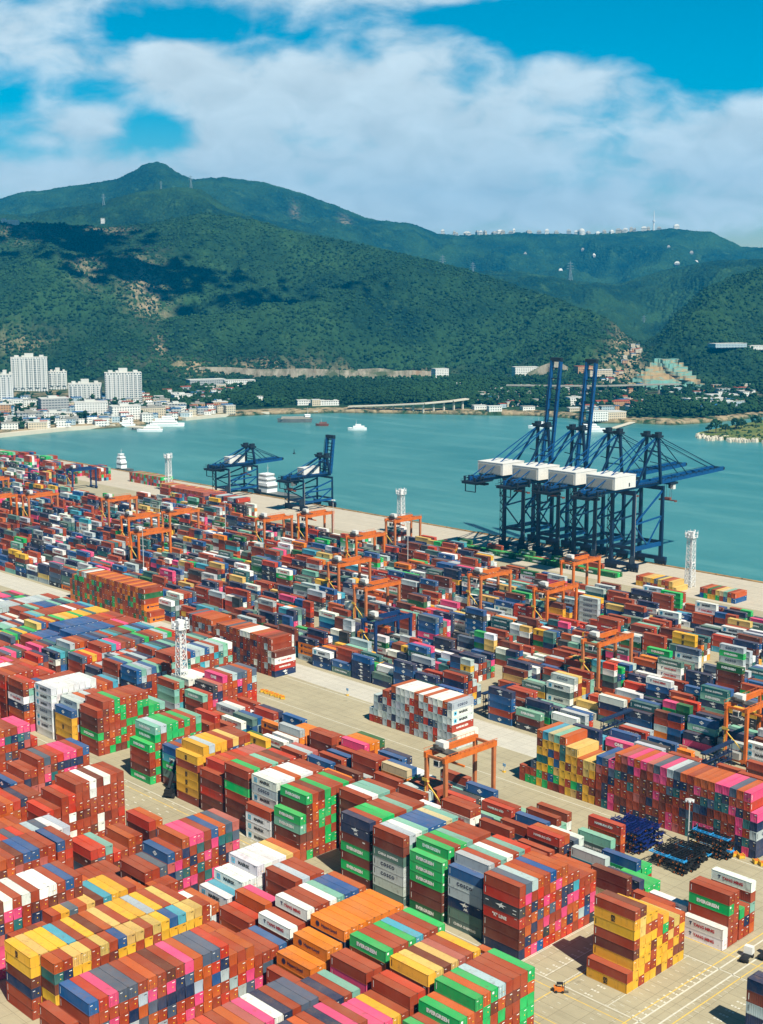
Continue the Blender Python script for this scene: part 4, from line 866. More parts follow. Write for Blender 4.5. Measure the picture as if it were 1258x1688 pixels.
    for x in (-3.8, 3.8): s.bar((x, G - 2, za + .4), (x, max(back + 8, hy[0] + 4), zt + .3 if zs < 1 else zg + 3), .6); s.bar((x, G - 2, za + .4), (x, back + 2, zg + 2.6), .5)
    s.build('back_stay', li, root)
    e = Vector((0, G + 3, zg + 1.6)); ang = R(83) if raised else R(1.5); d = Vector((0, math.cos(ang), math.sin(ang))); nrm = Vector((0, -math.sin(ang), math.cos(ang)))
    bo = MB()
    for x in (-3.6, 3.6): o3 = Vector((x, 0, 0)); bo.bar(e + o3, e + o3 + d * bl, 1.5, 2.6 if True else 2)
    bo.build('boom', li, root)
    c = MB()
    for k in range(10): p = e + d * (bl * (k + .6) / 10.4); c.bar(p - Vector((3, 0, 0)), p + Vector((3, 0, 0)), .6)
    for k in range(9):
        p = e + d * (bl * (k + .6) / 10.4) + nrm * 1.6; p2 = e + d * (bl * (k + 1.6) / 10.4) + nrm * 1.6
        for x in (-4.6, 4.6): c.bar(p + Vector((x, 0, 0)), p2 + Vector((x, 0, 0)), .2); c.bar(p + Vector((x, 0, 0)) - nrm * 1.4, p + Vector((x, 0, 0)), .16)
    c.bar(e + d * bl - Vector((4.4, 0, 0)), e + d * bl + Vector((4.4, 0, 0)), 2.8 if raised else 1.6); c.build('boom_tie', dk, root)
    f = MB()
    if raised:
        for x in (-3.2, 3.2):
            f.bar((x, G - .5, za + .8), e + d * (bl * .42) + Vector((x, 0, 0)), .45); f.bar(e + d * (bl * .42) + Vector((x, -1.6, 0)), e + d * (bl * .85) + Vector((x, -1.2, 0)), .4)
        lad = e + nrm * 1.9
        for k in range(26): p = lad + d * (bl * k / 26); f.bar(p + Vector((-5.0, 0, 0)), p + Vector((-4.2, 0, 0)), .22)
    else:
        for x in (-3.8, 3.8):
            for q in (.42, .90): f.bar((x, G - .5, za + .6), e + d * (bl * q) + Vector((x, 0, 1.2)), .42)
            f.bar((x, G - .5, za - 1), e + d * (bl * .9) + Vector((x, 0, 1.0)), .16)
    f.build('fore_stay', bl_, root)
    ty = (48 if zs == 1 else 25) if not raised else (8 if zs == 1 else -6)
    tr = MB(); tr.box(-4.5, 4.5, ty - 4, ty + 4, zg - 1.2, zg + .1); tr.box(-2, 1.5, ty + 3, ty + 6, zg - 4.6, zg - 1.2); tro = tr.build('trolley', dk, root)
    cb = MB(); cb.box(1.7, 4.0, ty - .5, ty + 2.2, zg - 4.4, zg - 1.3); cb.build('operator_cab', wh, tro)
    sp = MB(); sz = zg - 12 * min(1, zs + .2); sp.box(-6.1, 6.1, ty - .5, ty + .5, sz, sz + .7); sp.box(-6.1, -5.5, ty - 1.2, ty + 1.2, sz - .4, sz + .6); sp.box(5.5, 6.1, ty - 1.2, ty + 1.2, sz - .4, sz + .6); sp.box(-2, 2, ty - 1, ty + 1, sz + .7, sz + 2)
    for x in (-2, 2):
        for y in (-1, 1): sp.bar((x, ty + y, sz + 2), (x, ty + y, zg - 1.2), .12)
    sp.build('spreader', M['hull_rust'], tro)
    st = MB(); x = -half - 2.2
    for k in range(int(zg / 2.9)):
        z = 5 + k * 2.9
        if z + 3 > zg: break
        y0, y1 = (-1.4, 1.4) if k % 2 else (1.4, -1.4); st.bar((x, y0, z), (x, y1, z + 2.9), .7, .12); st.box(x - 1, x + 1.2, y1 - .5, y1 + .5, z + 2.85, z + 2.97); st.bar((x - .5, y0, z + 1.1), (x - .5, y1, z + 4), .1)
    for y in (-1.8, 1.8): st.box(x - .12, x + .12, y - .12, y + .12, 3, zg)
    st.build('stair_tower', dk, root)
    lt = MB(); lt.tube((half + .95, .4, 1), (half + .95, .4, zg - 2), .16, n=5)
    for k in range(int(zg / 6)): lt.box(half + .8, half + 1.2, .2, .6, 4 + k * 6, 4.3 + k * 6)
    rl = lt.build('cable_duct', M['galv'], root); cr = MB(); cr.tube((half + 1.3, -3.2, 8), (half + 2.1, -3.2, 8), 2.6, n=18); cr.build('cable_reel', dk, rl)
    return root
labs = ['blue quay crane with raised boom, farthest left of the four standing together', 'blue quay crane with raised boom, second from left in the group of four',
        'blue quay crane with lowered boom between a raised one and the last', 'blue quay crane with lowered boom, rightmost and nearest of the four']
for k, u in enumerate((-555, -526, -497, -468)):
    tag(sts_crane('quay_crane', u, k < 2), labs[k], 'quay crane', 'blue ship to shore cranes on the quay')
tag(sts_crane('quay_crane', -777, True, .49, 9.0, 3.8, 29, -10, 661, (5.0, 21.0), 5.0), 'small blue quay crane with one raised boom, left of the pale apron', 'quay crane', 'blue ship to shore cranes on the quay')
tag(sts_crane('quay_crane', -871, False, .49, 9.0, 3.8, 29, -10, 661, (5.0, 21.0), 5.0), 'small blue quay crane with lowered boom, farthest along the quay', 'quay crane', 'blue ship to shore cranes on the quay')

# ------------------------------------------------------------------ rubber tyred yard gantries
def gantry(mat, mat2, ztop=22.0, span=23.5, base=8.4, name='yard_gantry'):
    root = empty(name, (0, 0, 0))                                # local: front girder at x = 0, back girder at x = -base, near leg at y = 0
    for x in (0, -base):
        for y in (0, span):
            b = MB(); b.hexa([(x - .55, y - .5, 1.6), (x + .55, y - .5, 1.6), (x + .55, y + .5, 1.6), (x - .55, y + .5, 1.6)], [(x - .5, y - .7, ztop - 1.8), (x + .5, y - .7, ztop - 1.8), (x + .5, y + .7, ztop - 1.8), (x - .5, y + .7, ztop - 1.8)]); b.build('leg', mat, root)
        g = MB(); g.box(x - .55, x + .55, -1.0, span + 1.0, ztop - 1.8, ztop); g.box(x - .62, x + .62, -.9, span + .9, ztop, ztop + .12)
        s = -.8 if x < 0 else .8
        for k in range(12): yy = -.5 + k * (span + 1) / 11; g.box(x + s - .04, x + s + .04, yy, yy + .08, ztop, ztop + 1.1)
        g.box(x + s - .05, x + s + .05, -.8, span + .8, ztop + 1.0, ztop + 1.1); g.box(min(x, x + s), max(x, x + s), -.8, span + .8, ztop - .12, ztop - .02) if False else None
        g.build('girder', mat2, root)
    for y in (0, span):
        b = MB(); b.box(-base - 1.6, 1.6, y - .55, y + .55, 1.3, 2.4); b.build('sill_beam', mat, root)
        for x in (.9, -base - .9, -.9, -base + .9):
            t = MB(); t.tube((x, y - .42, .75), (x, y + .42, .75), .75, n=14); t.box(x - .35, x + .35, y - .5, y + .5, .9, 1.3, 1); t.build('wheel', [M['rubber'], mat], root)
        c = MB(); c.box(-base + .55, -.55, y - .35, y + .35, ztop - 1.6, ztop - .7); c.build('end_tie', mat, root)
    st = MB(); st.bar((-base + .6, 0, 11), (-.4, 0, 5), .35); st.bar((-base + .2, -.9, 13), (-base + .2, -.9, 2.4), .25); st.box(-base - .6, -base + 1.8, -1.6, -.6, 12.4, 12.6); st.box(-base - .6, -base + 1.8, -1.65, -1.55, 12.6, 13.6)
    for k in range(16): st.box(-base - .2, -base + .6, -1.15, -1.0, 2.6 + k * .6, 2.7 + k * .6)
    st.build('stair', M['line_yellow'], root)
    pw = MB(); pw.box(-base + 1.2, -1.4, -1.9, .6, 2.5, 5.0); pw.build('power_pack', M['galv'], root)
    tr = MB(); ty = 3.6; tr.box(-base - .3, .3, ty - 1.9, ty + 1.9, ztop + .15, ztop + .7); tr.tube((-base + 2, ty - 1.4, ztop + 1.3), (-base + 5.4, ty - 1.4, ztop + 1.3), .6, n=10); tr.box(-base + .2, -base + 2, ty - 1, ty + 1.6, ztop + .7, ztop + 1.9); tro = tr.build('trolley', M['steel'], root)
    hb = MB(); hb.box(-base + .6, -base + 4.2, ty - .2, ty + 2.4, ztop + .75, ztop + 3.0); hb.build('winch_house', M['house_white'], tro)
    cb = MB(); cb.box(-base + 1.8, -base + 4.2, ty - 2.4, ty - .2, ztop - 4.8, ztop - 2.2); cbo = cb.build('operator_cab', M['house_white'], tro)
    gl = MB(); gl.box(-base + 2.0, -base + 4.0, ty - 2.46, ty - 2.41, ztop - 4.3, ztop - 2.8); gl.box(-base + 4.21, -base + 4.26, ty - 2.2, ty - .5, ztop - 4.4, ztop - 2.8); gl.build('cab_window', M['glass'], cbo)
    sp = MB(); sp.box(-base / 2 - 6.1, -base / 2 + 6.1, ty + 3, ty + 3.6, ztop - 4.4, ztop - 3.8); sp.box(-base / 2 - 1.4, -base / 2 + 1.4, ty + 2.5, ty + 4.1, ztop - 3.8, ztop - 3.0)
    for a in (-1.2, 1.2): sp.bar((-base / 2 + a, ty + 2.8, ztop - 3), (-base / 2 + a, ty + 1.6, ztop + .2), .1); sp.bar((-base / 2 + a, ty + 3.8, ztop - 3), (-base / 2 + a, ty + 1.9, ztop + .2), .1)
    sp.build('spreader', M['machine_orange'], tro)
    return root
g_or = gantry(M['rtg_orange'], M['rtg_orange']); g_fa = gantry(M['rtg_orange2'], M['rtg_orange']); g_bl = gantry(M['rtg_blue'], M['rtg_blue'], 18.5, 23.0)
GANTRIES = [(-276, 296.6, 'f', 'faded orange yard gantry nearest the viewer, over boxes by the grey wall'), (-403.5, 507, 'o', 'bright orange yard gantry left of the nearest blue quay crane'), (-326, 445.4, 'f', 'orange yard gantry over a green topped stack right of centre'),
            (-437, 571.5, 'o', 'orange yard gantry standing before the four blue quay cranes'), (-449, 508.4, 'f', 'faded orange yard gantry left of the bright orange one'), (-471.6, 446.7, 'f', 'orange yard gantry just behind the blue yard gantry'),
            (-428.5, 412, 'b', 'dark blue yard gantry in the middle of the yard'), (-524, 475.8, 'f', 'orange yard gantry behind the one next to the blue gantry'), (-575, 536.6, 'o', 'orange yard gantry in front of the middle white mast'),
            (-601.5, 596, 'f', 'faded orange yard gantry beside the middle white mast on the apron'), (-656.6, 567.5, 'o', 'orange yard gantry below the small crane with raised boom'), (-663, 536.5, 'f', 'orange yard gantry left of the one below the raised boom'),
            (-727, 507, 'f', 'far orange yard gantry behind the lamp pole, left of the pair'), (-731, 477, 'o', 'orange yard gantry crossing behind the tall lamp pole'), (-678.5, 449.5, 'o', 'orange yard gantry in front of the tall lamp pole'),
            (-805, 509, 'f', 'orange yard gantry far left before the brown far wall'), (-860, 476.5, 'f', 'orange yard gantry near the left edge beneath the far wall'), (-235.3, 411.5, 'o', 'orange yard gantry cut by the right edge above the pink wall'),
            (-874, 450.8, 'o', 'orange yard gantry cut by the left edge, nearer one'), (-958, 490, 'f', 'orange yard gantry cut by the left edge, farther one'), (-985, 588, 'b', 'dark blue yard gantry at the far left by the quay')]
used = set()
for u, v, c, lab in GANTRIES:
    src = {'o': g_or, 'f': g_fa, 'b': g_bl}[c]
    o = src if c not in used else copy_tree(src); used.add(c); o.location = (u, v, 0); tag(o, lab, 'yard gantry', 'gantry cranes over the container rows')

# ------------------------------------------------------------------ lighting masts, lamp poles, reefer racks
def lattice_mast(h, w0=4.2, w1=2.6, name='lattice_mast'):
    root = empty(name, (0, 0, 0)); b = MB(); n = int(h / 3.2)
    for sx in (-1, 1):
        for sy in (-1, 1): b.bar((sx * w0 / 2, sy * w0 / 2, 0), (sx * w1 / 2, sy * w1 / 2, h), .34)
    for k in range(n):
        a, c = k / n, (k + 1) / n; wa, wc = (w0 + (w1 - w0) * a) / 2, (w0 + (w1 - w0) * c) / 2; za, zc = h * a, h * c
        for p, q in (((-1, -1), (1, -1)), ((1, -1), (1, 1)), ((1, 1), (-1, 1)), ((-1, 1), (-1, -1))):
            b.bar((p[0] * wa, p[1] * wa, za), (q[0] * wc, q[1] * wc, zc), .2); b.bar((q[0] * wa, q[1] * wa, za), (p[0] * wc, p[1] * wc, zc), .2); b.bar((p[0] * wc, p[1] * wc, zc), (q[0] * wc, q[1] * wc, zc), .22)
    b.build('lattice', M['mast_white'], root)
    l = MB(); l.box(-.35, .35, -.35, .35, 0, h); l.box(-w0 * .42, w0 * .42, -w0 * .42, w0 * .42, h * .48, h * .48 + .9); l.build('ladder_core', M['mast_white'], root)
    p = MB(); p.box(-2.6, 2.6, -2.6, 2.6, h, h + .35)
    for x in (-2.5, 2.5):
        p.box(x - .08, x + .08, -2.6, 2.6, h + 1.3, h + 1.5); p.box(-2.6, 2.6, x - .08, x + .08, h + 1.3, h + 1.5)
        for y in (-2.5, 2.5): p.box(x - .12, x + .12, y - .12, y + .12, h + .35, h + 4.2)
    p.box(-1.5, 1.5, -1.5, 1.5, h + .4, h + 3.6); p.build('platform', M['mast_white'], root)
    for k, (x, y) in enumerate(((-3, -1.6), (-3, 1.2), (2.6, -2.6), (0, -3), (3, 1), (0, 3), (-3, 0))):
        f = MB(); f.box(x - .45, x + .45, y - .45, y + .45, h + 1.8 + (k % 3) * .7, h + 2.8 + (k % 3) * .7); f.box(x - .2, x + .2, y - .2, y + .2, h + .3, h + 1.8); f.build('floodlight', M['lamp_glass'], root)
    return root
m36 = lattice_mast(34); m36.location = (-432, 305, 0); tag(m36, 'tall white lattice mast with floodlights rising between the near stacks', 'light mast', 'white lattice light masts')
m28 = lattice_mast(29, 4.4, 3.4); m28.location = (-412.7, 650, 0); tag(m28, 'white lattice mast on the apron right of the blue cranes', 'light mast', 'white lattice light masts')
c = copy_tree(m28); c.location = (-645, 645, 0); tag(c, 'white lattice mast in the middle of the quay apron', 'light mast'); c = copy_tree(m28); c.location = (-925, 645, 0); tag(c, 'white lattice mast on the far quay near the left cranes', 'light mast')
def lamp_pole(h):
    root = empty('lamp_pole', (0, 0, 0)); b = MB(); b.tube((0, 0, 0), (0, 0, h), .28, .14, 8); b.tube((0, 0, 0), (0, 0, .5), .45, .45, 8); b.build('pole', M['pole'], root)
    r = MB(); r.tube((0, 0, h - .1), (0, 0, h + .15), 1.1, 1.1, 12); ro = r.build('lamp_ring', M['pole'], root)
    for k in range(6):
        a = k * math.pi / 3; x, y = 1.15 * math.cos(a), 1.15 * math.sin(a); f = MB(); f.box(x - .28, x + .28, y - .28, y + .28, h - .5, h); f.build('lamp_head', M['lamp_glass'], ro)
    return root
lp = lamp_pole(15); lp.location = (-211.4, 337.8, 0); tag(lp, 'slim grey lamp pole with lamp ring before the pink wall', 'lamp pole', 'lamp poles in the yard')
l30 = lamp_pole(30)
for k, (u, v, lab) in enumerate([(-656, 437.6, 'tall white lamp pole among the gantries, left of centre'), (-700, 533, 'tall lamp pole left of the two yellow stacks on the far blocks'), (-655, 590, 'tall lamp pole beside the small crane with raised boom'), (-560, 566, 'lamp pole between the middle gantries, nearly hidden')]):
    o = l30 if k == 0 else copy_tree(l30); o.location = (u, v, 0); tag(o, lab, 'lamp pole', 'lamp poles in the yard')
def reefer_rack():
    root = empty('reefer_rack', (0, 0, 0)); b = MB()
    for y in (0, 8.7, 17.4):
        for x in (-.55, .55): b.box(x - .1, x + .1, y - .1, y + .1, 0, 9.0)
        b.bar((-.5, y, 8), (.5, y, 6), .12)
    b.build('post_frame', M['rack_navy'], root)
    for z in (2.7, 5.5):
        p = MB(); p.box(-.65, .65, -.6, 18, z, z + .18); p.box(-.68, -.6, -.6, 18, z + .9, z + 1.1); p.box(.6, .68, -.6, 18, z + .9, z + 1.1)
        for y in np.arange(1, 17, 2.9): p.box(-.3, .3, y, y + .5, z + .2, z + 1.3)
        p.build('deck', M['rack_navy'], root)
    t = MB(); t.box(-1.0, 1.0, -1, 18.4, 8.9, 9.5); t.build('canopy', M['rack_navy'], root)
    return root
rk = reefer_rack()
for k, (u, v, lab) in enumerate([(-286.4, 394.6, 'navy reefer rack left of the double blue top stack'), (-239.6, 391, 'navy reefer rack just above the pink wall'), (-340, 388, 'navy reefer rack right of the grey wall, among blue boxes')]):
    o = rk if k == 0 else copy_tree(rk); o.location = (u, v, 0); tag(o, lab, 'reefer rack', 'navy steel racks for cooled boxes')

# ------------------------------------------------------------------ stored trailer frames, machines, trucks
def chassis(mat, n_axle=3):
    root = empty('trailer_chassis', (0, 0, 0)); b = MB()
    for y in (-.5, .5): b.box(-6.1, 6.1, y - .09, y + .09, .95, 1.28)
    for x in np.arange(-5.6, 5.7, 1.6): b.box(x - .07, x + .07, -.41, .41, 1.0, 1.2)
    for x in (-6.0, 0, 6.0): b.box(x - .15, x + .15, -1.2, 1.2, 1.28, 1.46)
    b.build('frame', mat, root)
    for i in range(n_axle):
        x = 2.6 + 1.35 * i
        for y in (-1.0, 1.0):
            w = MB(); w.tube((x, y - .25, .5), (x, y + .25, .5), .5, n=10); w.tube((x, y - .27, .5), (x, y + .27, .5), .2, n=8, m=1); w.build('wheel', [M['rubber'], M['machine_orange']], root)
    pk = MB(); pk.box(5.7, 5.85, -1.15, -1.0, 1.28, 2.3); pk.box(5.7, 5.85, -1.0, 1.0, 1.5, 1.62); pk.box(5.7, 5.85, 1.0, 1.15, 1.28, 2.3); pk.build('end_stake', mat, root)
    l = MB(); l.box(-3.6, -3.4, -.6, -.4, .1, 1); l.box(-3.6, -3.4, .4, .6, .1, 1); l.box(-3.56, -3.44, -.4, .4, .5, .62); l.build('landing_leg', M['machine_orange'], root)
    return root
cb = chassis(M['chassis_blue']); ck = chassis(M['chassis_black']); cc = chassis(M['chassis_cyan'])
first = {'b': cb, 'k': ck, 'c': cc}; seen = set()
for s, (kind, u, v, nn, lev, word) in enumerate([('b', -223.5, 320.5, 6, 5, 'blue chassis in left pile'), ('k', -206.0, 319.0, 7, 3, 'black chassis in front pile'), ('k', -203, 336.0, 2, 5, 'black chassis in lamp pole pile')]):
    for i in range(nn):
        for t in range(lev):
            q = 'c' if (i == 0 and kind == 'k' and t == lev - 1) or (kind == 'k' and i == nn - 1 and t == 1) else kind
            src = first[q]; o = src if q not in seen else copy_tree(src); seen.add(q)
            o.location = (u + lr.uniform(-1.1, 1.1), v + i * 2.05 + lr.uniform(-.1, .1), t * 1.46); o.rotation_euler = (0, 0, lr.choice((0, 0, math.pi)))
            wd = word if q == kind else word.replace('black', 'bright blue')
            tag(o, f"{wd}, {ORD[t + 1]} layer up, {ORD[i + 1]} from left", 'trailer chassis', 'empty trailer frames stored in piles')
def reach_stacker():
    root = empty('reach_stacker', (0, 0, 0)); b = MB(); b.box(-4, 3, -1.4, 1.4, .9, 2.2); b.box(-4.2, -2.2, -1.3, 1.3, 2.2, 3.2); b.build('body', M['chassis_black'], root)
    for x in (-3, 2.2):
        for y in (-1.5, 1.5): w = MB(); w.tube((x, y - .4, .85), (x, y + .4, .85), .85, n=14); w.build('wheel', M['rubber'], root)
    c_ = MB(); c_.box(-1, .8, -.8, .8, 2.2, 3.9); c_.build('cab', M['glass'], root)
    m_ = MB(); m_.bar((-3, 0, 3.4), (5, 0, 12.4), .9, 1.0); m_.bar((5, 0, 12.2), (6, 0, 10.2), .7); m_.build('boom', M['chassis_black'], root)
    s_ = MB(); s_.box(5.4, 6.6, -3, 3, 9.3, 10); s_.box(4.9, 7.1, -3.3, -2.9, 8.9, 9.6); s_.box(4.9, 7.1, 2.9, 3.3, 8.9, 9.6); s_.build('spreader', M['chassis_black'], root)
    return root
rs = reach_stacker(); rs.location = (-357.5, 247.5, 0); rs.rotation_euler = (0, 0, R(120)); tag(rs, 'black container handler parked between the green and yellow stacks', 'reach stacker')
def small_truck(cab_mat):
    root = empty('terminal_truck', (0, 0, 0)); b = MB(); b.box(-2.8, 2.6, -.9, .9, .7, 1.2); b.build('chassis', M['chassis_black'], root)
    c_ = MB(); c_.hexa([(.6, -1.15, 1.2), (2.6, -1.15, 1.2), (2.6, 1.15, 1.2), (.6, 1.15, 1.2)], [(.8, -1.1, 3.1), (2.2, -1.1, 3.1), (2.2, 1.1, 3.1), (.8, 1.1, 3.1)]); co = c_.build('cab', cab_mat, root)
    g_ = MB(); g_.hexa([(2.52, -1, 1.9), (2.6, -1, 1.9), (2.6, 1, 1.9), (2.52, 1, 1.9)], [(2.3, -.95, 2.9), (2.38, -.95, 2.9), (2.38, .95, 2.9), (2.3, .95, 2.9)]); g_.build('windscreen', M['glass'], co)
    for x in (-1.9, 1.7):
        for y in (-.95, .95): w = MB(); w.tube((x, y - .2, .5), (x, y + .2, .5), .5, n=12); w.build('wheel', M['rubber'], root)
    return root
tk = small_truck(M['house_white']); tk.location = (-158.6, 292.5, 0); tk.rotation_euler = (0, 0, R(90)); tag(tk, 'white truck at the right edge, front one of two', 'truck', 'trucks at the right edge')
t2 = copy_tree(tk); t2.location = (-157.8, 299.5, 0); t2.rotation_euler = (0, 0, R(86)); tag(t2, 'white truck at the right edge, rear one of two', 'truck', 'trucks at the right edge')
t3 = copy_tree(tk); t3.location = (-161.5, 288.0, 0); t3.rotation_euler = (0, 0, R(100)); tag(t3, 'white truck closest to the low white lettered boxes', 'truck', 'trucks at the right edge')
def forklift():
    root = empty('forklift', (0, 0, 0)); b = MB(); b.box(-1.3, 1.0, -.6, .6, .4, 1.3); b.box(-1.5, -.6, -.6, .6, 1.3, 1.6); b.build('body', M['machine_orange'], root)
    g_ = MB(); 
    for x in (-.7, .7):
        for y in (-.5, .5): g_.box(x - .05, x + .05, y - .05, y + .05, 1.3, 2.3)
    g_.box(-.8, .8, -.6, .6, 2.3, 2.4); g_.build('cage', M['chassis_black'], root)
    m_ = MB(); m_.box(1.0, 1.15, -.45, -.3, .2, 2.6); m_.box(1.0, 1.15, .3, .45, .2, 2.6); m_.box(1.15, 2.2, -.4, -.25, .2, .28); m_.box(1.15, 2.2, .25, .4, .2, .28); m_.build('mast', M['steel'], root)
    for x in (-.9, .7):
        for y in (-.6, .6): w = MB(); w.tube((x, y - .15, .35), (x, y + .15, .35), .35, n=10); w.build('wheel', M['rubber'], root)
    return root
fk = forklift(); fk.location = (-185, 240.6, 0); fk.rotation_euler = (0, 0, R(40)); tag(fk, 'small orange forklift alone on the concrete by the yellow stack', 'forklift')
def weight_block():
    root = empty('twistlock_rack', (0, 0, 0)); b = MB(); b.box(-.8, .8, -.8, .8, .15, .9); b.box(-.9, -.7, -.9, .9, 0, 1.3); b.box(.7, .9, -.9, .9, 0, 1.3); b.build('basket', M['machine_yellow'], root); p = MB(); p.box(-.55, .55, -.55, .55, .9, 1.25); p.build('load', M['machine_orange'], root); return root
wb = weight_block()
for k in range(9):
    o = wb if k == 0 else copy_tree(wb); o.location = (-427 + k * 1.7, 343.2 + .5 * (k % 2), 0); o.rotation_euler = (0, 0, lr.uniform(0, 1)); o.scale = (1.0, 1.0, 1.0)
    tag(o, 'yellow twistlock rack in the row on the open lot', 'rack', 'row of yellow racks on the open lot')
for k in range(8):
    o = copy_tree(wb); o.location = (-203.5 + k * 2.1 + (3 if k > 4 else 0), 341.6, 0); tag(o, 'yellow twistlock rack at the foot of the pink wall', 'rack', 'yellow racks under the pink wall')
def sign_post():
    root = empty('marker_post', (0, 0, 0)); b = MB(); b.box(-.5, .5, -.5, .5, 0, .5); b.build('base', M['machine_yellow'], root); b = MB(); b.box(-.12, .12, -.12, .12, .5, 3.2); b.build('post', M['pole'], root); b = MB(); b.box(-.6, .6, -.08, .08, 2.2, 3.2); b.build('panel', M['chassis_cyan'], root); return root
sp_ = sign_post(); sp_.location = (-292.5, 345, 0); tag(sp_, 'blue sign on a yellow base left of the olive wall', 'sign post', 'blue sign posts on yellow bases'); s2 = copy_tree(sp_); s2.location = (-211, 341, 0); tag(s2, 'blue sign on a yellow base by the lamp pole', 'sign post')
s3 = copy_tree(sp_); s3.location = (-398, 366, 0); tag(s3, 'blue sign on a yellow base by the lot, left of the grey wall', 'sign post')
# tumbled flat racks on the bare floor at the far left
fr = empty('flat_rack', (0, 0, 0)); b = MB(); b.box(-3, 3, -1.2, 1.2, .1, .6); b.build('deck', M['hull_rust'], fr)
for x in (-3, 3): b = MB(); b.box(x - .15, x + .15, -1.2, 1.2, .6, 2.6); b.build('end_wall', M['machine_orange'], fr)
for k in range(16):
    o = fr if k == 0 else copy_tree(fr); o.location = (-716 + (k % 8) * 5.6 + lr.uniform(-1, 1), 396 + (k // 8) * 3.4 + lr.uniform(-1, 1), 0); o.rotation_euler = (0, 0, lr.uniform(0, 6)); tag(o, 'rusty flat rack lying in the jumble by the pale road', 'flat rack', 'jumble of flat racks by the pale road')

# ------------------------------------------------------------------ the far shore: town, wood, roads
FACE = math.atan2(math.sin(_th), -math.cos(_th)) - math.pi / 2     # heading that squarely faces the bay
def building(px, py, wpx, hpx, mat, roof, label, depth=None, rz=None, kind='building', group='buildings of the town across the bay', parapet=True, tower=0):
    p = land_at(px, py); D = p.length; s = FPX / math.hypot(D, 0); w = wpx / s; h = hpx / s; d = depth or min(w * .7, 24)
    root = empty(kind, (p.x, p.y, p.z - 1.5), FACE + (rz if rz is not None else R(18) + R(lr.uniform(-8, 8))))
    b = MB(); b.box(-w / 2, w / 2, -d / 2, d / 2, 0, h + 1.5)
    if tower:                                                    # balcony stacks and lift head
        for k in range(tower):
            x = -w / 2 + (k + .5) * w / tower; b.box(x - w / tower * .27, x + w / tower * .27, -d / 2 - 1.6, -d / 2 - .01, 6, h - 1); b.box(x - w / tower * .27, x + w / tower * .27, d / 2 + .01, d / 2 + 1.6, 6, h - 1)
    b.build('wall', mat, root)
    r = MB(); r.box(-w / 2 - .3, w / 2 + .3, -d / 2 - .3, d / 2 + .3, h + 1.5, h + 2.1)
    if parapet and w > 10: r.box(-w * .2, w * .12, -d * .25, d * .25, h + 2.1, h + 4.6)
    if tower: r.box(-w * .12, w * .12, -d * .3, d * .3, h + 2.1, h + 8); r.box(w * .28, w * .4, -d * .3, d * .3, h + 2.1, h + 5); r.box(-w * .4, -w * .28, -d * .3, d * .3, h + 2.1, h + 5)
    r.build('roof', roof, root)
    tag(root, label, kind, group); return root
for px, py, w, h, n, lab in [(51, 644, 56, 52, 5, 'tall wide white apartment tower, highest in the town'), (97, 641, 28, 26, 3, 'shorter white tower just right of the highest one'), (10, 668, 24, 48, 2, 'white apartment tower cut by the left edge'),
                             (204, 663, 58, 47, 4, 'white and blue apartment tower standing alone to the right'), (141, 661, 52, 28, 4, 'mid-height pale twin block between the two tall towers')]:
    building(px, py, w, h, M_TOWER, M_ROOFS[3], lab, depth=22, rz=R(14), kind='apartment_tower', tower=n, group='white apartment towers')
mids = [(88, 683, 44, 26, 2, 'grey office block with a dark glass band below the towers'), (88, 692, 40, 11, 0, 'low white block in front of the grey office'), (150, 688, 52, 24, 0, 'long white hotel block by the harbour'), (48, 693, 40, 13, 2, 'grey block beneath the highest tower'), (14, 707, 26, 9, 0, 'white waterfront hall at the left edge'), (60, 706, 30, 10, 1, 'cream waterfront hall next to the leftmost one'),
        (205, 690, 46, 20, 0, 'white block with blue trim behind the ferry pier'), (250, 686, 40, 14, 1, 'white house block right of the pier'), (300, 664, 30, 13, 0, 'white house above the promenade'), (326, 674, 22, 9, 3, 'cream house with orange awning on the promenade'), (362, 672, 24, 9, 3, 'tan house at the end of the promenade row'),
        (290, 678, 30, 12, 2, 'grey house in the promenade row'), (8, 688, 18, 20, 3, 'tan block at the left edge'), (112, 701, 22, 9, 4, 'pale blue hall by the harbour'), (186, 697, 18, 9, 4, 'pale blue pier building'), (268, 668, 22, 10, 1, 'cream cottage behind the promenade')]
for px, py, w, h, f, lab in mids: building(px, py, w, h, FAC[f], M_ROOFS[lr.choice((0, 3, 0))], lab)
lab_adj = ['white', 'cream', 'grey', 'tan', 'pale blue']
for k in range(250):                                              # small houses between the bigger blocks
    px = lr.uniform(-20, 385); py = lr.uniform(664, 706) - max(0, px - 120) * .085; f = lr.choice((0, 0, 0, 1, 2, 4)); building(px, py, lr.uniform(8, 20), lr.uniform(5, 13), FAC[f], lr.choice(M_ROOFS), f'small {lab_adj[f]} house packed among the low roofs of the harbour town', parapet=False, kind='house', group='small ' + lab_adj[f] + ' houses of the harbour town')
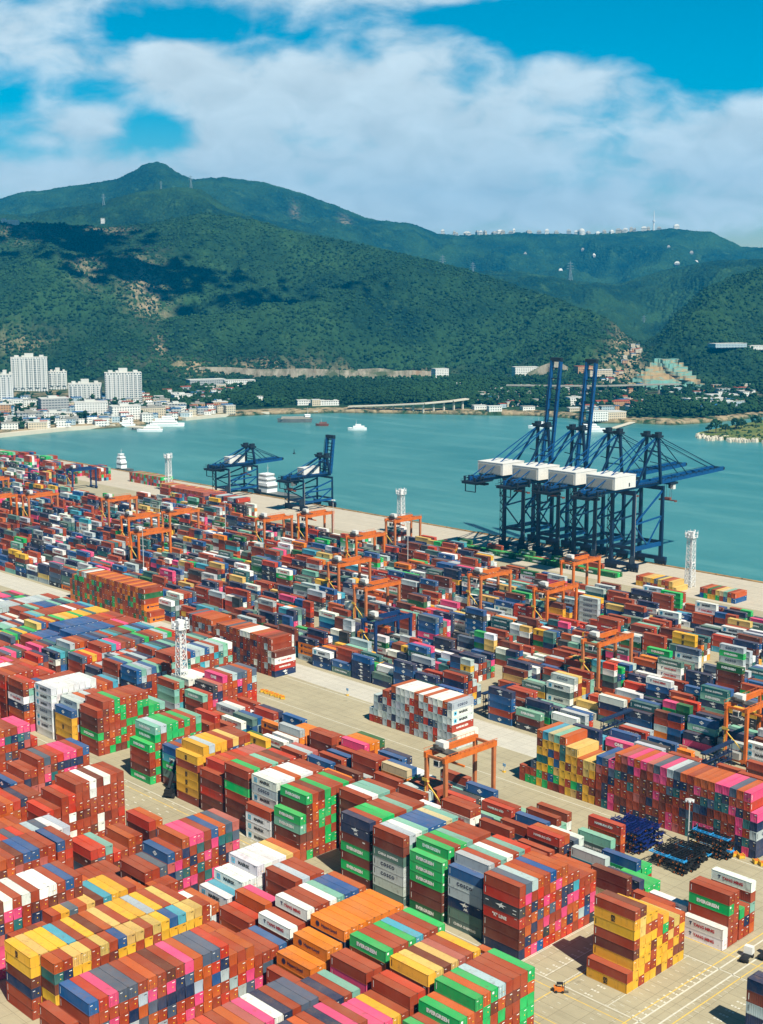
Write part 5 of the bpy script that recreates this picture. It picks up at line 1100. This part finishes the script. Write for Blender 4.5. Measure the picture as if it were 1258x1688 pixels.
for px, py, w, h, f, lab in [(395, 636, 50, 9, 0, 'long pale hall on the slope below the bare cutting'), (340, 634, 60, 8, 2, 'long grey hall on the slope at the wood edge'), (428, 664, 10, 10, 0, 'small white house alone on the shore spit'), (500, 668, 22, 8, 0, 'white house left of the jetty'), (540, 668, 34, 7, 0, 'long white shed beside the viaduct end'), (520, 669, 14, 10, 1, 'cream hut between the shore sheds'),
                             (725, 626, 24, 18, 0, 'white block under the hill right of the long wall'), (752, 640, 16, 8, 4, 'pale blue house right of the long wall'), (780, 668, 20, 8, 4, 'pale blue house right of the viaduct'), (838, 652, 26, 6, 0, 'low white roof in the trees right of the viaduct'), (815, 678, 22, 8, 0, 'white shed on the beach left of the cranes'),
                             (865, 622, 40, 16, 0, 'white terraced works left of the raised booms'), (948, 668, 26, 12, 0, 'white house between the raised booms'), (1005, 690, 46, 10, 1, 'cream boathouse by the jetty'), (1020, 668, 70, 7, 3, 'long pink roofed hall right of the booms'), (985, 700, 30, 14, 0, 'white block on the jetty behind the cranes'), (1038, 655, 8, 14, 3, 'small terracotta silo building'), (1160, 665, 70, 8, 0, 'long white factory roof on the right shore'), (1200, 672, 44, 10, 4, 'pale blue factory on the right shore'),
                             (1225, 650, 30, 6, 0, 'white shed by the right edge'), (1190, 656, 50, 5, 0, 'low white shed behind the factory'), (985, 622, 40, 9, 1, 'cream works hall right of the raised booms'), (1195, 577, 60, 5, 4, 'pale blue depot on the right hillside'), (1240, 576, 30, 5, 0, 'white depot shed on the right hillside'), (960, 616, 26, 10, 3, 'tan works shed with orange roof behind the booms'), (1050, 676, 30, 6, 0, 'white shed in the trees at right')]:
    building(px, py, w, h, FAC[f], M_ROOFS[1] if 'pink' in lab or 'orange' in lab or 'terracotta' in lab else M_ROOFS[3], lab, parapet=False, group='scattered buildings along the shore')
for k in range(26):
    t = lr.random(); building(998 + 50 * t + lr.uniform(-9, 9), 634 - 60 * t + lr.uniform(-3, 3), lr.uniform(5, 12), lr.uniform(3, 7), FAC[lr.choice((0, 1, 3))], lr.choice(M_ROOFS), 'small building strung along the road up the valley mouth', parapet=False, kind='house', group='small buildings of the valley mouth')
for k in range(90):
    px = lr.choice((lr.uniform(790, 900), lr.uniform(930, 1060), lr.uniform(1100, 1258))); py = lr.uniform(640, 680); f = lr.choice((0, 0, 1, 2, 4, 3)); building(px, py, lr.uniform(7, 24), lr.uniform(4, 9), FAC[f], lr.choice(M_ROOFS), f'small {lab_adj[f]} building among the trees of the right shore', parapet=False, kind='house', group='small ' + lab_adj[f] + ' buildings of the right shore')
# estate on the skyline
def on_ridge(px, py, D0, D1):
    best = None
    for D in np.linspace(D0, D1, 60):
        z = hill_z(px, D); q = (z - CAM_Z) / D
        if best is None or q > best[0]: best = (q, D)
    return on_land(px, best[1])
for k in range(46):
    px = [730, 745, 752, 768, 772, 784, 790, 800, 812, 820, 828, 835, 846, 862, 880, 900, 915, 930, 945, 952, 965, 975, 985, 992, 1000, 1010, 1016, 1024, 1034, 1042, 1050, 1060, 1075, 1100, 890, 905, 925, 940, 960, 975, 860, 1098, 1112, 1125, 1095, 1142][k]
    lower = k >= 34; px += lr.uniform(-6, 6); p = on_ridge(px, 380, 6300, 7200) if not lower else on_land(px, 6100 + lr.uniform(-350, 250))
    root = empty('villa', (p.x, p.y, p.z - 6), FACE + R(lr.uniform(-30, 30))); w = lr.choice((12, 16, 20, 26, 34)); h = lr.uniform(10, 20) if not lower else lr.uniform(6, 10); px += lr.uniform(-7, 7)
    b = MB(); w = w if not lower else w * .6; b.box(-w / 2, w / 2, -9, 9, 0, h); b.build('wall', FAC[(k % 3) if not lower else 2], root); r = MB(); r.hexa([(-w / 2 - 1, -10, h), (w / 2 + 1, -10, h), (w / 2 + 1, 10, h), (-w / 2 - 1, 10, h)], [(-w / 4, -2, h + 9), (w / 4, -2, h + 9), (w / 4, 2, h + 9), (-w / 4, 2, h + 9)]); r.build('roof', M_ROOFS[0] if k % 3 else M_ROOFS[3], root)
    tag(root, 'white villa standing on the far skyline ridge' if not lower else 'white villa on the slope below the skyline estate', 'villa', 'villas along the skyline' if not lower else 'villas below the skyline')
p = on_ridge(1068, 380, 6400, 7200); root = empty('radio_tower', p); b = MB(); b.tube((0, 0, -5), (0, 0, 40), 4.5, 4, 10); b.tube((0, 0, 40), (0, 0, 92), 2.6, 1.2, 8); b.build('shaft', M['mast_white'], root); b = MB(); b.tube((0, 0, 40), (0, 0, 46), 7, 7, 12); b.build('gallery', M['mast_white'], root); tag(root, 'slim white radio tower on the skyline right of centre', 'radio tower')
p = on_ridge(952, 380, 6400, 7200); root = empty('dome_building', p); b = MB(); b.tube((0, 0, -6), (0, 0, 14), 17, 17, 18); b.build('drum', FAC[0], root); b = MB()
for k in range(5): a0, a1 = k * .31, (k + 1) * .31; b.tube((0, 0, 14 + 17 * math.sin(a0)), (0, 0, 14 + 17 * math.sin(a1)), 17 * math.cos(a0), max(.3, 17 * math.cos(a1)), 18)
b.build('dome', M_ROOFS[3], root); tag(root, 'white domed building on the skyline left of the radio tower', 'dome')
def pylon(h):
    root = empty('power_pylon', (0, 0, 0)); b = MB(); w = h * .11
    for sx in (-1, 1):
        for sy in (-1, 1): b.bar((sx * w, sy * w, -4), (sx * w * .25, sy * w * .25, h * .62), h * .018); b.bar((sx * w * .25, sy * w * .25, h * .62), (0, 0, h), h * .014)
    for k in range(5):
        z0, z1 = h * .62 * k / 5, h * .62 * (k + 1) / 5; a = w * (1 - .75 * k / 5); c_ = w * (1 - .75 * (k + 1) / 5)
        for s in (-1, 1): b.bar((-a, s * a, z0), (c_, s * c_, z1), h * .012); b.bar((a, s * a, z0), (-c_, s * c_, z1), h * .012)
    b.build('tower', M['pylon'], root); a = MB()
    for z, l in ((.64, .2), (.76, .17), (.88, .13)): a.bar((-h * l, 0, h * z), (h * l, 0, h * z), h * .016); a.bar((-h * l, 0, h * z), (0, 0, h * (z + .05)), h * .01); a.bar((h * l, 0, h * z), (0, 0, h * (z + .05)), h * .01)
    a.build('cross_arm', M['pylon'], root); return root
py_ = pylon(46)
for k, (px, D, s, lab) in enumerate([(182, 4620, .85, 'power pylon on the pale ridge below the peak, left one'), (323, 4690, .95, 'power pylon on the pale ridge below the peak, right one'), (275, 4680, .6, 'small pylon between the two on the pale ridge'), (728, 4500, 1.4, 'tall pylon on the slope right of centre, left of two'), (777, 4500, 1.2, 'tall pylon on the slope right of centre, right of two'), (935, 4300, 1.5, 'pylon standing in the wooded valley'), (1057, 3900, .9, 'pylon at the foot of the valley')]):
    o = py_ if k == 0 else copy_tree(py_); p = on_land(px, D); o.location = p; o.scale = (s, s, s); o.rotation_euler = (0, 0, FACE + R(20)); tag(o, lab, 'power pylon', 'power pylons on the hills')
p = on_land(180, 4450); root = empty('hilltop_house', p, FACE); b = MB(); b.box(-6, 6, -5, 5, -5, 14); b.build('wall', FAC[0], root); b = MB(); b.box(-6.5, 6.5, -5.5, 5.5, 14, 15); b.build('roof', M_ROOFS[3], root); tag(root, 'small white house on the ridge below the left pylon', 'house')
p = on_ridge(30, 365, 3100, 3500); root = empty('hilltop_house', p, FACE); b = MB(); b.box(-20, 22, -5, 5, -6, 7); b.box(-20, -10, -5, 5, 7.01, 11); b.build('wall', FAC[0], root); b = MB(); b.box(-21, 23, -6, 6, 11.02, 11.6) if False else b.box(-9.9, 22.5, -5.5, 5.5, 7.02, 7.6); b.build('roof', M_ROOFS[3], root); tag(root, 'long white house on the crest at the left edge', 'house')

# long retaining wall on the slope above the wood
def cut_rock():
    m, nt, p = nodes_of('cut_rock'); geo = nt.nodes.new('ShaderNodeNewGeometry'); mp = nt.nodes.new('ShaderNodeMapping'); mp.inputs['Scale'].default_value = (.09, .09, .03); nt.links.new(geo.outputs['Position'], mp.inputs['Vector'])
    a = noise(nt, mp.outputs[0], 1.0, 6, .75); b = noise(nt, geo.outputs['Position'], .02, 5, .7)
    c = mix(nt, ramp(nt, a, .35, .65), srgb(112, 104, 86), srgb(184, 176, 158)); c = mix(nt, ramp(nt, b, .5, .62, 0, .85), c, srgb(58, 84, 46)); nt.links.new(mix(nt, ramp(nt, b, .3, .4, .6, 0), c, srgb(150, 112, 76)), p.inputs['Base Color']); p.inputs['Roughness'].default_value = .95; return m
M_CUT = cut_rock()
def strip_wall(name, pts, mat, label, cat, thick=3.0, ribs=0):
    root = empty(name, (0, 0, 0)); b = MB(); q = MB()
    for (p0, h0), (p1, h1) in zip(pts, pts[1:]):
        n = (p1 - p0).cross(Vector((0, 0, 1))).normalized() * thick
        b.hexa([p0, p1, p1 + n, p0 + n], [p0 + Vector((0, 0, h0)), p1 + Vector((0, 0, h1)), p1 + n + Vector((0, 0, h1)), p0 + n + Vector((0, 0, h0))])
        for k in range(ribs): t = (k + .5) / ribs; p = p0.lerp(p1, t); f = -n.normalized() * .9; q.bar(p - Vector((0, 0, 1)) + f, p + f + Vector((0, 0, (h0 + (h1 - h0) * t) * .95)), 1.6)
    b.build('wall', mat, root)
    if ribs: q.build('buttress', mat, root)
    tag(root, label, cat); return root
def hp(px, D, dz=-4): v = on_land(px, D); v.z += dz; return v
strip_wall('retaining_wall', [(hp(x, 2440 + abs(x - 560) * .18), h) for x, h in ((330, 12), (380, 16), (430, 20), (500, 24), (560, 22), (620, 18), (680, 20), (730, 16))], M_CUT, 'long pale retaining wall across the slope above the wood', 'retaining wall', ribs=5)
strip_wall('hill_wall', [(hp(x, 2560), h) for x, h in ((590, 16), (625, 18), (650, 14))], M_CUT, 'short grey wall in the bare cutting above the long wall', 'retaining wall', ribs=2)
strip_wall('works_wall', [(hp(x, 2390), h) for x, h in ((868, 18), (890, 24), (915, 20), (935, 12))], M_CUT, 'pale stepped wall left of the raised booms', 'retaining wall', ribs=2)
# quarry face with netted terraces
def quarry():
    root = empty('terraced_cut', (0, 0, 0)); steps, n = 8, 22; Db = 2225.0; rq = random.Random(3)
    m, nt, p = nodes_of('netted_cut'); geo = nt.nodes.new('ShaderNodeNewGeometry'); mp = nt.nodes.new('ShaderNodeMapping'); mp.inputs['Scale'].default_value = (.012, .012, .07); nt.links.new(geo.outputs['Position'], mp.inputs['Vector'])
    f = noise(nt, mp.outputs[0], 1.0, 5, .7); g = noise(nt, geo.outputs['Position'], .12, 5, .7)
    c = mix(nt, ramp(nt, f, .47, .55), srgb(86, 138, 132), srgb(146, 124, 90)); nt.links.new(mix(nt, ramp(nt, g, .4, .75, 0, .5), c, srgb(96, 98, 66)), p.inputs['Base Color']); p.inputs['Roughness'].default_value = .9
    base = hp(1095, Db, 0).z - 3
    for k in range(steps):
        a = k / steps; l, r_ = 1030 + 54 * a ** 1.1, 1168 - 58 * a ** 1.0; z0 = base + k * 6.0; z1 = z0 + 6.0; b = MB(); pts = []
        for i in range(n + 1): t = i / n; pts.append((l + (r_ - l) * t, Db + k * 15 + 10 * math.sin(t * 9 + k) + rq.uniform(-3, 3)))
        for (xa, da), (xb, db) in zip(pts, pts[1:]):
            p0, p1, q0, q1 = on_land(xa, da), on_land(xb, db), on_land(xa, da + 40), on_land(xb, db + 40); F = lambda v, z: (v.x, v.y, z)
            b.hexa([F(p0, z0), F(p1, z0), F(q1, z0), F(q0, z0)], [F(p0.lerp(q0, .18), z1), F(p1.lerp(q1, .18), z1), F(q1, z1), F(q0, z1)])
        b.build('terrace', m, root)
    tag(root, 'terraced quarry cut covered with turquoise netting on the right shore', 'quarry')
quarry()
# roads and viaducts
def viaduct(name, pts, w, piers, label, mat=None, thick=1.6):
    root = empty(name, (0, 0, 0)); b = MB(); pr = MB()
    for p0, p1 in zip(pts, pts[1:]): b.bar(p0, p1 + (p1 - p0).normalized() * .2, w, thick)
    dk = b.build('deck', mat or M['concrete_w'], root)
    L_ = sum((q - p).length for p, q in zip(pts, pts[1:]))
    for k in range(piers):
        t = (k + .5) / piers * L_
        for p, q in zip(pts, pts[1:]):
            l = (q - p).length
            if t <= l: c_ = p.lerp(q, t / l); break
            t -= l
        g = -3.0; m_ = MB(); m_.box(c_.x - 1.1, c_.x + 1.1, c_.y - 1.1, c_.y + 1.1, g, c_.z - thick / 2 - .01); m_.build('pier', mat or M['concrete_w'], root)
    tag(root, label, 'viaduct')
def G(px, py, z): return ground(px, py, z)
viaduct('shore_viaduct', [G(575, 670, 5), G(640, 668, 8), G(700, 665, 12), G(745, 661, 15), G(770, 657.5, 17)], 11, 12, 'curved viaduct on slim piers along the far beach')
viaduct('road_viaduct', [G(835, 635, 20), G(920, 636, 20), G(1000, 636, 20), G(1070, 634, 20), G(1120, 633, 20)], 14, 12, 'raised road crossing behind the four blue cranes', plain('weathered_deck', (138, 138, 130), .85, var=.25, scale=.05))
lf = strip_wall('sea_wall', [(ground(x, y + 1, -3), 4.4) for x, y in ((-20, 719), (50, 712), (100, 707), (180, 702))], M['concrete_w'], 'pale sea wall along the town waterfront at left', 'sea wall', thick=20)
strip_wall('sea_wall', [(ground(x, y + 1, -3), 4.0) for x, y in ((290, 691), (330, 687), (365, 684), (400, 681.5), (440, 680.5))], M['concrete_w'], 'pale sea wall under the promenade', 'sea wall', thick=20)
def jetty(name, a, b_, w, label):
    root = empty(name, (0, 0, 0)); m_ = MB(); m_.bar(a, b_, w, 1.0); m_.build('deck', M['concrete_w'], root)
    for k in range(6): p = a.lerp(b_, (k + .5) / 6); q = MB(); q.tube((p.x, p.y, -8), (p.x, p.y, p.z - .5), .8, n=8); q.build('pile', M['hull_grey'], root)
    tag(root, label, 'jetty')
jetty('jetty', G(215, 703, 0), G(262, 706, 0), 16, 'pier by the docked ferries'); jetty('jetty', G(470, 677, 0), G(525, 677.5, 0), 12, 'low jetty on the far beach'); jetty('jetty', G(1010, 706, -1.6), G(1043, 696, -1.6), 7, 'curved breakwater jetty behind the cranes')
# spit of land at the right edge
def spit():
    pts = [G(x, y, -3) for x, y in ((1149, 718), (1165, 722), (1200, 726), (1258, 729), (1420, 737), (1420, 700), (1300, 694), (1258, 697), (1215, 704), (1180, 711))]
    b = MB(); b.prism([(p.x, p.y) for p in pts][::-1], -8, .4); o = b.build('spit', M_GRASS); tag(o, kind='structure')
    root = empty('rock_revetment', (0, 0, 0)); r_ = MB(); rr = random.Random(5)
    for (x0, y0), (x1, y1) in zip(((1149, 718), (1165, 722), (1200, 726), (1258, 729)), ((1165, 722), (1200, 726), (1258, 729), (1420, 737))):
        for k in range(int((x1 - x0) * 1.6)):
            p = G(x0 + (x1 - x0) * rr.random(), y0 + (y1 - y0) * rr.random() - rr.random() * 1.6, -2); s = rr.uniform(.8, 1.9); r_.hexa([p + Vector((-s, -s, -1.5)), p + Vector((s, -s * .8, -1.5)), p + Vector((s * .9, s, -1.5)), p + Vector((-s, s, -1.5))], [p + Vector((-s * .6, -s * .5, s + 1)), p + Vector((s * .5, -s * .6, s * .8 + 1)), p + Vector((s * .6, s * .5, s * 1.1 + 1)), p + Vector((-s * .5, s * .6, s * .9 + 1))])
    o2 = r_.build('rock_revetment', M['concrete_w']); bpy.data.objects.remove(root); tag(o2, 'pale rock edge of the spit at the right edge', 'revetment', kind='stuff')
spit()

# ------------------------------------------------------------------ trees
_t = (1 + 5 ** .5) / 2
ICO = np.array([(-1, _t, 0), (1, _t, 0), (-1, -_t, 0), (1, -_t, 0), (0, -1, _t), (0, 1, _t), (0, -1, -_t), (0, 1, -_t), (_t, 0, -1), (_t, 0, 1), (-_t, 0, -1), (-_t, 0, 1)]) / math.sqrt(1 + _t * _t)
ICF = np.array([(0, 11, 5), (0, 5, 1), (0, 1, 7), (0, 7, 10), (0, 10, 11), (1, 5, 9), (5, 11, 4), (11, 10, 2), (10, 7, 6), (7, 1, 8), (3, 9, 4), (3, 4, 2), (3, 2, 6), (3, 6, 8), (3, 8, 9), (4, 9, 5), (2, 4, 11), (6, 2, 10), (8, 6, 7), (9, 8, 1)])
def clumps(name, centres, radii, mat, squash=.8):
    n = len(centres); c = np.asarray(centres); r_ = np.asarray(radii)[:, None, None]
    V = ICO[None] * (1 + (rng.random((n, 12, 1)) - .5) * .55); V = V + (rng.random((n, 12, 3)) - .5) * .25; V[:, :, 2] *= squash; V = V * r_ + c[:, None, :]
    F = (ICF[None] + (np.arange(n) * 12)[:, None, None]).reshape(-1, 3)
    return np_mesh(name, V.reshape(-1, 3), F, [mat])
def wood(name, regions, label, per_crown=7):
    cs, rs_ = [], []
    for (xa, ya, xb, yb2, n) in regions:
        for _ in range(n):
            px, py = lr.uniform(xa, xb), lr.uniform(ya, yb2); p = land_at(px, py)
            D = math.hypot(p.x, p.y)
            if D < shore_d(px) + 14: continue
            hgt = lr.uniform(6, 12); R0 = lr.uniform(3.2, 5.6)
            for k in range(per_crown):
                a = lr.uniform(0, 6.28); q = R0 * lr.uniform(.1, .8); cs.append((p.x + q * math.cos(a), p.y + q * math.sin(a), p.z + hgt * lr.uniform(.35, .95))); rs_.append(R0 * lr.uniform(.35, .65))
    me = clumps(name, cs, rs_, M_LEAF); o = bpy.data.objects.new(name, me); C.objects.link(o); tag(o, label, 'wood', kind='stuff')
wood('shore_wood', [(410, 628, 790, 662, 2300), (440, 640, 760, 668, 900), (240, 640, 420, 668, 420), (760, 628, 900, 672, 620), (230, 636, 300, 660, 160), (300, 650, 470, 672, 220), (900, 640, 1010, 672, 240), (1040, 660, 1290, 690, 620), (1010, 640, 1060, 662, 120), (1160, 634, 1290, 652, 160), (-20, 655, 330, 708, 260), (1090, 640, 1160, 658, 90)], 'dense green wood and scattered trees along the far shore')
cs, rs_ = [], []
for _ in range(44000):
    px = lr.uniform(-100, 1360); d0 = foot_d(px); D = d0 + (lr.random() ** 1.2) * 1250; p = on_land(px, D); r0 = lr.uniform(1.5, 3.6) * lr.choice((.7, 1, 1, 1.3)); cs.append((p.x, p.y, p.z + r0 * .45)); rs_.append(r0)
o = bpy.data.objects.new('hill_wood', clumps('hill_wood', cs, rs_, M_LEAF)); C.objects.link(o); tag(o, 'scrub and trees covering the lower hillsides', 'wood', kind='stuff')
def tree(p, h, r0, label, group):
    root = empty('tree', p); b = MB(); b.tube((0, 0, -.5), (0, 0, h * .55), h * .04, h * .022, 7)
    for k in range(4): a = k * 1.6; b.tube((0, 0, h * .35), (r0 * .6 * math.cos(a), r0 * .6 * math.sin(a), h * .62), h * .018, h * .008, 5)
    b.build('trunk', M['bark'], root); cs, rs_ = [], []
    for k in range(60): a, e, q = lr.uniform(0, 6.28), lr.uniform(-.6, 1.5), lr.uniform(.45, 1) ** .5 * r0; cs.append((q * math.cos(a) * math.cos(e), q * math.sin(a) * math.cos(e), h * .66 + q * math.sin(e) * .8)); rs_.append(r0 * lr.uniform(.14, .27))
    o = bpy.data.objects.new('crown', clumps('crown', cs, rs_, M_LEAF)); C.objects.link(o); o.parent = root; tag(root, label, 'tree', group)
for px, py, h, r0, lab in [(1180, 714, 15, 7.5, 'round dark tree nearest the tip of the spit'), (1196, 713, 9, 5, 'small bush like tree right of the tip tree on the spit'), (1212, 708, 12, 7, 'dark tree in the middle of the spit'), (1222, 706, 10, 6, 'tree right of the middle one on the spit'), (1246, 702, 11, 7, 'tree on the back edge of the spit by the picture edge'), (1168, 712, 7, 4, 'lowest bush at the very tip of the spit')]:
    p = G(px, py, .4); tree(p, h, r0, lab, 'trees on the spit')
bs = [];
for k in range(120): p = G(lr.uniform(1185, 1300), lr.uniform(700, 722), .4); bs.append((p.x, p.y, .8))
o = bpy.data.objects.new('spit_scrub', clumps('spit_scrub', bs, [lr.uniform(.8, 2.2) for _ in bs], M_LEAF)); C.objects.link(o); tag(o, 'low scrub across the spit', 'scrub', kind='stuff')

for cx, cD, cw in ((350, 3750, 480), (640, 5500, 620), (250, 5500, 560), (240, 3060, 300), (120, 3300, 260), (480, 2950, 200)):  # clouds out of view, added so their shadows fall on the hills
    t_ = on_land(cx, cD); up_ = 1500.0 - t_.z; c0 = Vector((t_.x + SUN_DIR.x / SUN_DIR.z * up_, t_.y + SUN_DIR.y / SUN_DIR.z * up_, 1500.0))
    ax_ = Vector((math.cos(FACE), math.sin(FACE), 0)); cs, rs_ = [], []
    for _ in range(190): a_ = lr.gauss(0, .5); cs.append(tuple(c0 + ax_ * a_ * cw + Vector((lr.gauss(0, cw * .2), lr.gauss(0, cw * .2), lr.uniform(0, 60))))); rs_.append(lr.uniform(.03, .13) * cw * max(.25, 1 - abs(a_) * .7))
    o = bpy.data.objects.new('cloud', clumps('cloud', cs, rs_, M['house_white'], .45)); C.objects.link(o); tag(o, 'unseen cumulus added to shade the hills', kind='stuff')

# ------------------------------------------------------------------ boats
def boat(name, p, L_, B_, rz, hullm, decks, label, bridge_at=.1, cargo=None):
    root = empty(name, p, rz); b = MB(); n = 12; hl = L_ / 2; D_ = max(1.6, B_ * .35); up, lo = [], []
    for k in range(n + 1):
        t = k / n; x = -hl + L_ * t; w = B_ / 2 * (1 - max(0, (t - .6) / .4) ** 2.2) * (.85 + .15 * min(1, t * 6)); up.append((x, w, D_ + (.8 * max(0, t - .7) / .3))); lo.append((x * .96, w * .75, -1.4))
    for k in range(n):
        for s in (1, -1):
            q = [(lo[k][0], s * lo[k][1], lo[k][2]), (lo[k + 1][0], s * lo[k + 1][1], lo[k + 1][2]), (up[k + 1][0], s * up[k + 1][1], up[k + 1][2]), (up[k][0], s * up[k][1], up[k][2])]; b.poly(q if s < 0 else q[::-1])
        b.poly([(up[k][0], -up[k][1], up[k][2] - .3), (up[k + 1][0], -up[k + 1][1], up[k + 1][2] - .3), (up[k + 1][0], up[k + 1][1], up[k + 1][2] - .3), (up[k][0], up[k][1], up[k][2] - .3)])
    b.poly([(lo[0][0], -lo[0][1], -1.4), (up[0][0], -up[0][1], up[0][2]), (up[0][0], up[0][1], up[0][2]), (lo[0][0], lo[0][1], -1.4)]); b.build('hull', hullm, root)
    z = D_ - .25
    for (x0, x1, w, h, mt) in decks:
        m_ = MB(); m_.hexa([(x0 * hl, -w * B_ / 2, z), (x1 * hl, -w * B_ / 2, z), (x1 * hl, w * B_ / 2, z), (x0 * hl, w * B_ / 2, z)], [(x0 * hl, -w * B_ / 2, z + h), (x1 * hl * .94, -w * B_ / 2 * .95, z + h), (x1 * hl * .94, w * B_ / 2 * .95, z + h), (x0 * hl, w * B_ / 2, z + h)]); d_ = m_.build('deckhouse', mt, root)
        g_ = MB(); g_.box(x0 * hl + .4, x1 * hl * .9, -w * B_ / 2 - .05, w * B_ / 2 + .05, z + h * .52, z + h * .70); g_.build('window_band', M['hull_grey'], d_); z += h
    m_ = MB(); m_.tube((bridge_at * hl, 0, z), (bridge_at * hl, 0, z + B_ * .7), .25, .1, 6); m_.bar((bridge_at * hl, -1.5, z + B_ * .4), (bridge_at * hl, 1.5, z + B_ * .4), .15); m_.build('mast', M['pole'], root); tag(root, label, 'boat', 'boats in the bay')
wm, gm, rm = M['hull_white'], M['hull_grey'], M['hull_rust']; hx = FACE
boat('ferry', G(247, 711.5, -3), 32, 8, hx + R(184), wm, [(-.8, .45, .85, 3.2, wm), (-.6, .25, .7, 2.8, wm)], 'white fast ferry on the water off the town')
boat('ferry', G(276, 703, -3), 44, 11, hx + R(8), wm, [(-.85, .6, .9, 3.4, wm), (-.7, .45, .8, 3.2, wm), (-.3, .3, .6, 3, wm)], 'large white ferry moored at the pier')
boat('ferry', G(208, 703.5, -3), 24, 8, hx + R(20), wm, [(-.7, .4, .8, 3, wm), (-.4, .2, .6, 2.4, wm)], 'small white boat moored left of the big ferry')
boat('barge', G(486, 696, -3), 46, 14, hx + R(186), gm, [(-.85, .8, .7, 2.6, plain('cargo_heap', (150, 146, 136), .9)), (-.9, -.6, .6, 3, wm)], 'grey loaded barge in the middle of the bay', bridge_at=-.75)
boat('workboat', G(531, 702, -3), 17, 7, hx + R(180), rm, [(-.7, .4, .8, 2.6, rm)], 'small brown workboat right of the grey barge')
boat('motor_yacht', G(589, 709, -3), 24, 8, hx + R(182), wm, [(-.75, .45, .8, 2.6, wm), (-.4, .2, .6, 2.2, wm)], 'white motor boat right of the brown workboat')
boat('supply_ship', G(890, 706, -3), 30, 9, hx + R(180), wm, [(-.75, .3, .8, 3, wm), (-.4, .1, .6, 2.5, wm)], 'white boat behind the leftmost raised boom')
boat('supply_ship', G(975, 712, -3), 40, 11, hx + R(4), wm, [(-.8, .5, .85, 3.2, wm), (-.5, .3, .7, 3, wm)], 'white boat moored behind the second raised boom')
boat('coaster', Vector((-846, 702, -3)), 52, 12, 0.0, gm, [(-.9, -.4, .95, 8, wm), (-.88, -.45, .85, 4, wm), (-.85, -.5, .8, 3.5, wm)], 'white bridged cargo ship berthed by the small raised crane', bridge_at=-.6)
boat('coaster', Vector((-1080, 704, -3)), 26, 7, 0.0, gm, [(-.9, -.3, .95, 7, wm), (-.88, -.4, .85, 4, wm), (-.8, -.5, .7, 3, wm)], 'white ship berthed at the far end of the quay', bridge_at=-.6)
root = empty('buoy', G(485, 748, -3)); b = MB(); b.tube((0, 0, -.5), (0, 0, 1), 1.5, 1.3, 10); b.build('float', M['chassis_black'], root); b = MB(); b.tube((0, 0, 1), (0, 0, 5), .5, .2, 6); b.build('pillar', M['chassis_black'], root); tag(root, 'dark buoy alone in the near part of the bay', 'buoy')

# ------------------------------------------------------------------ the air between
HAZE = 0.000066
def haze():
    b = MB(); b.box(-9600, 2400, -2400, 10400, -10.5, 1150); m = bpy.data.materials.new('haze'); m.use_nodes = True; nt = m.node_tree; nt.nodes.clear()
    out = nt.nodes.new('ShaderNodeOutputMaterial'); v = nt.nodes.new('ShaderNodeVolumePrincipled'); v.inputs['Color'].default_value = (.0, .44, .98, 1); v.inputs['Density'].default_value = HAZE; v.inputs['Anisotropy'].default_value = .0
    nt.links.new(v.outputs[0], out.inputs['Volume']); o = b.build('haze', m); tag(o, kind='stuff'); o['label'] = 'thin blue haze over the bay and hills'
haze()
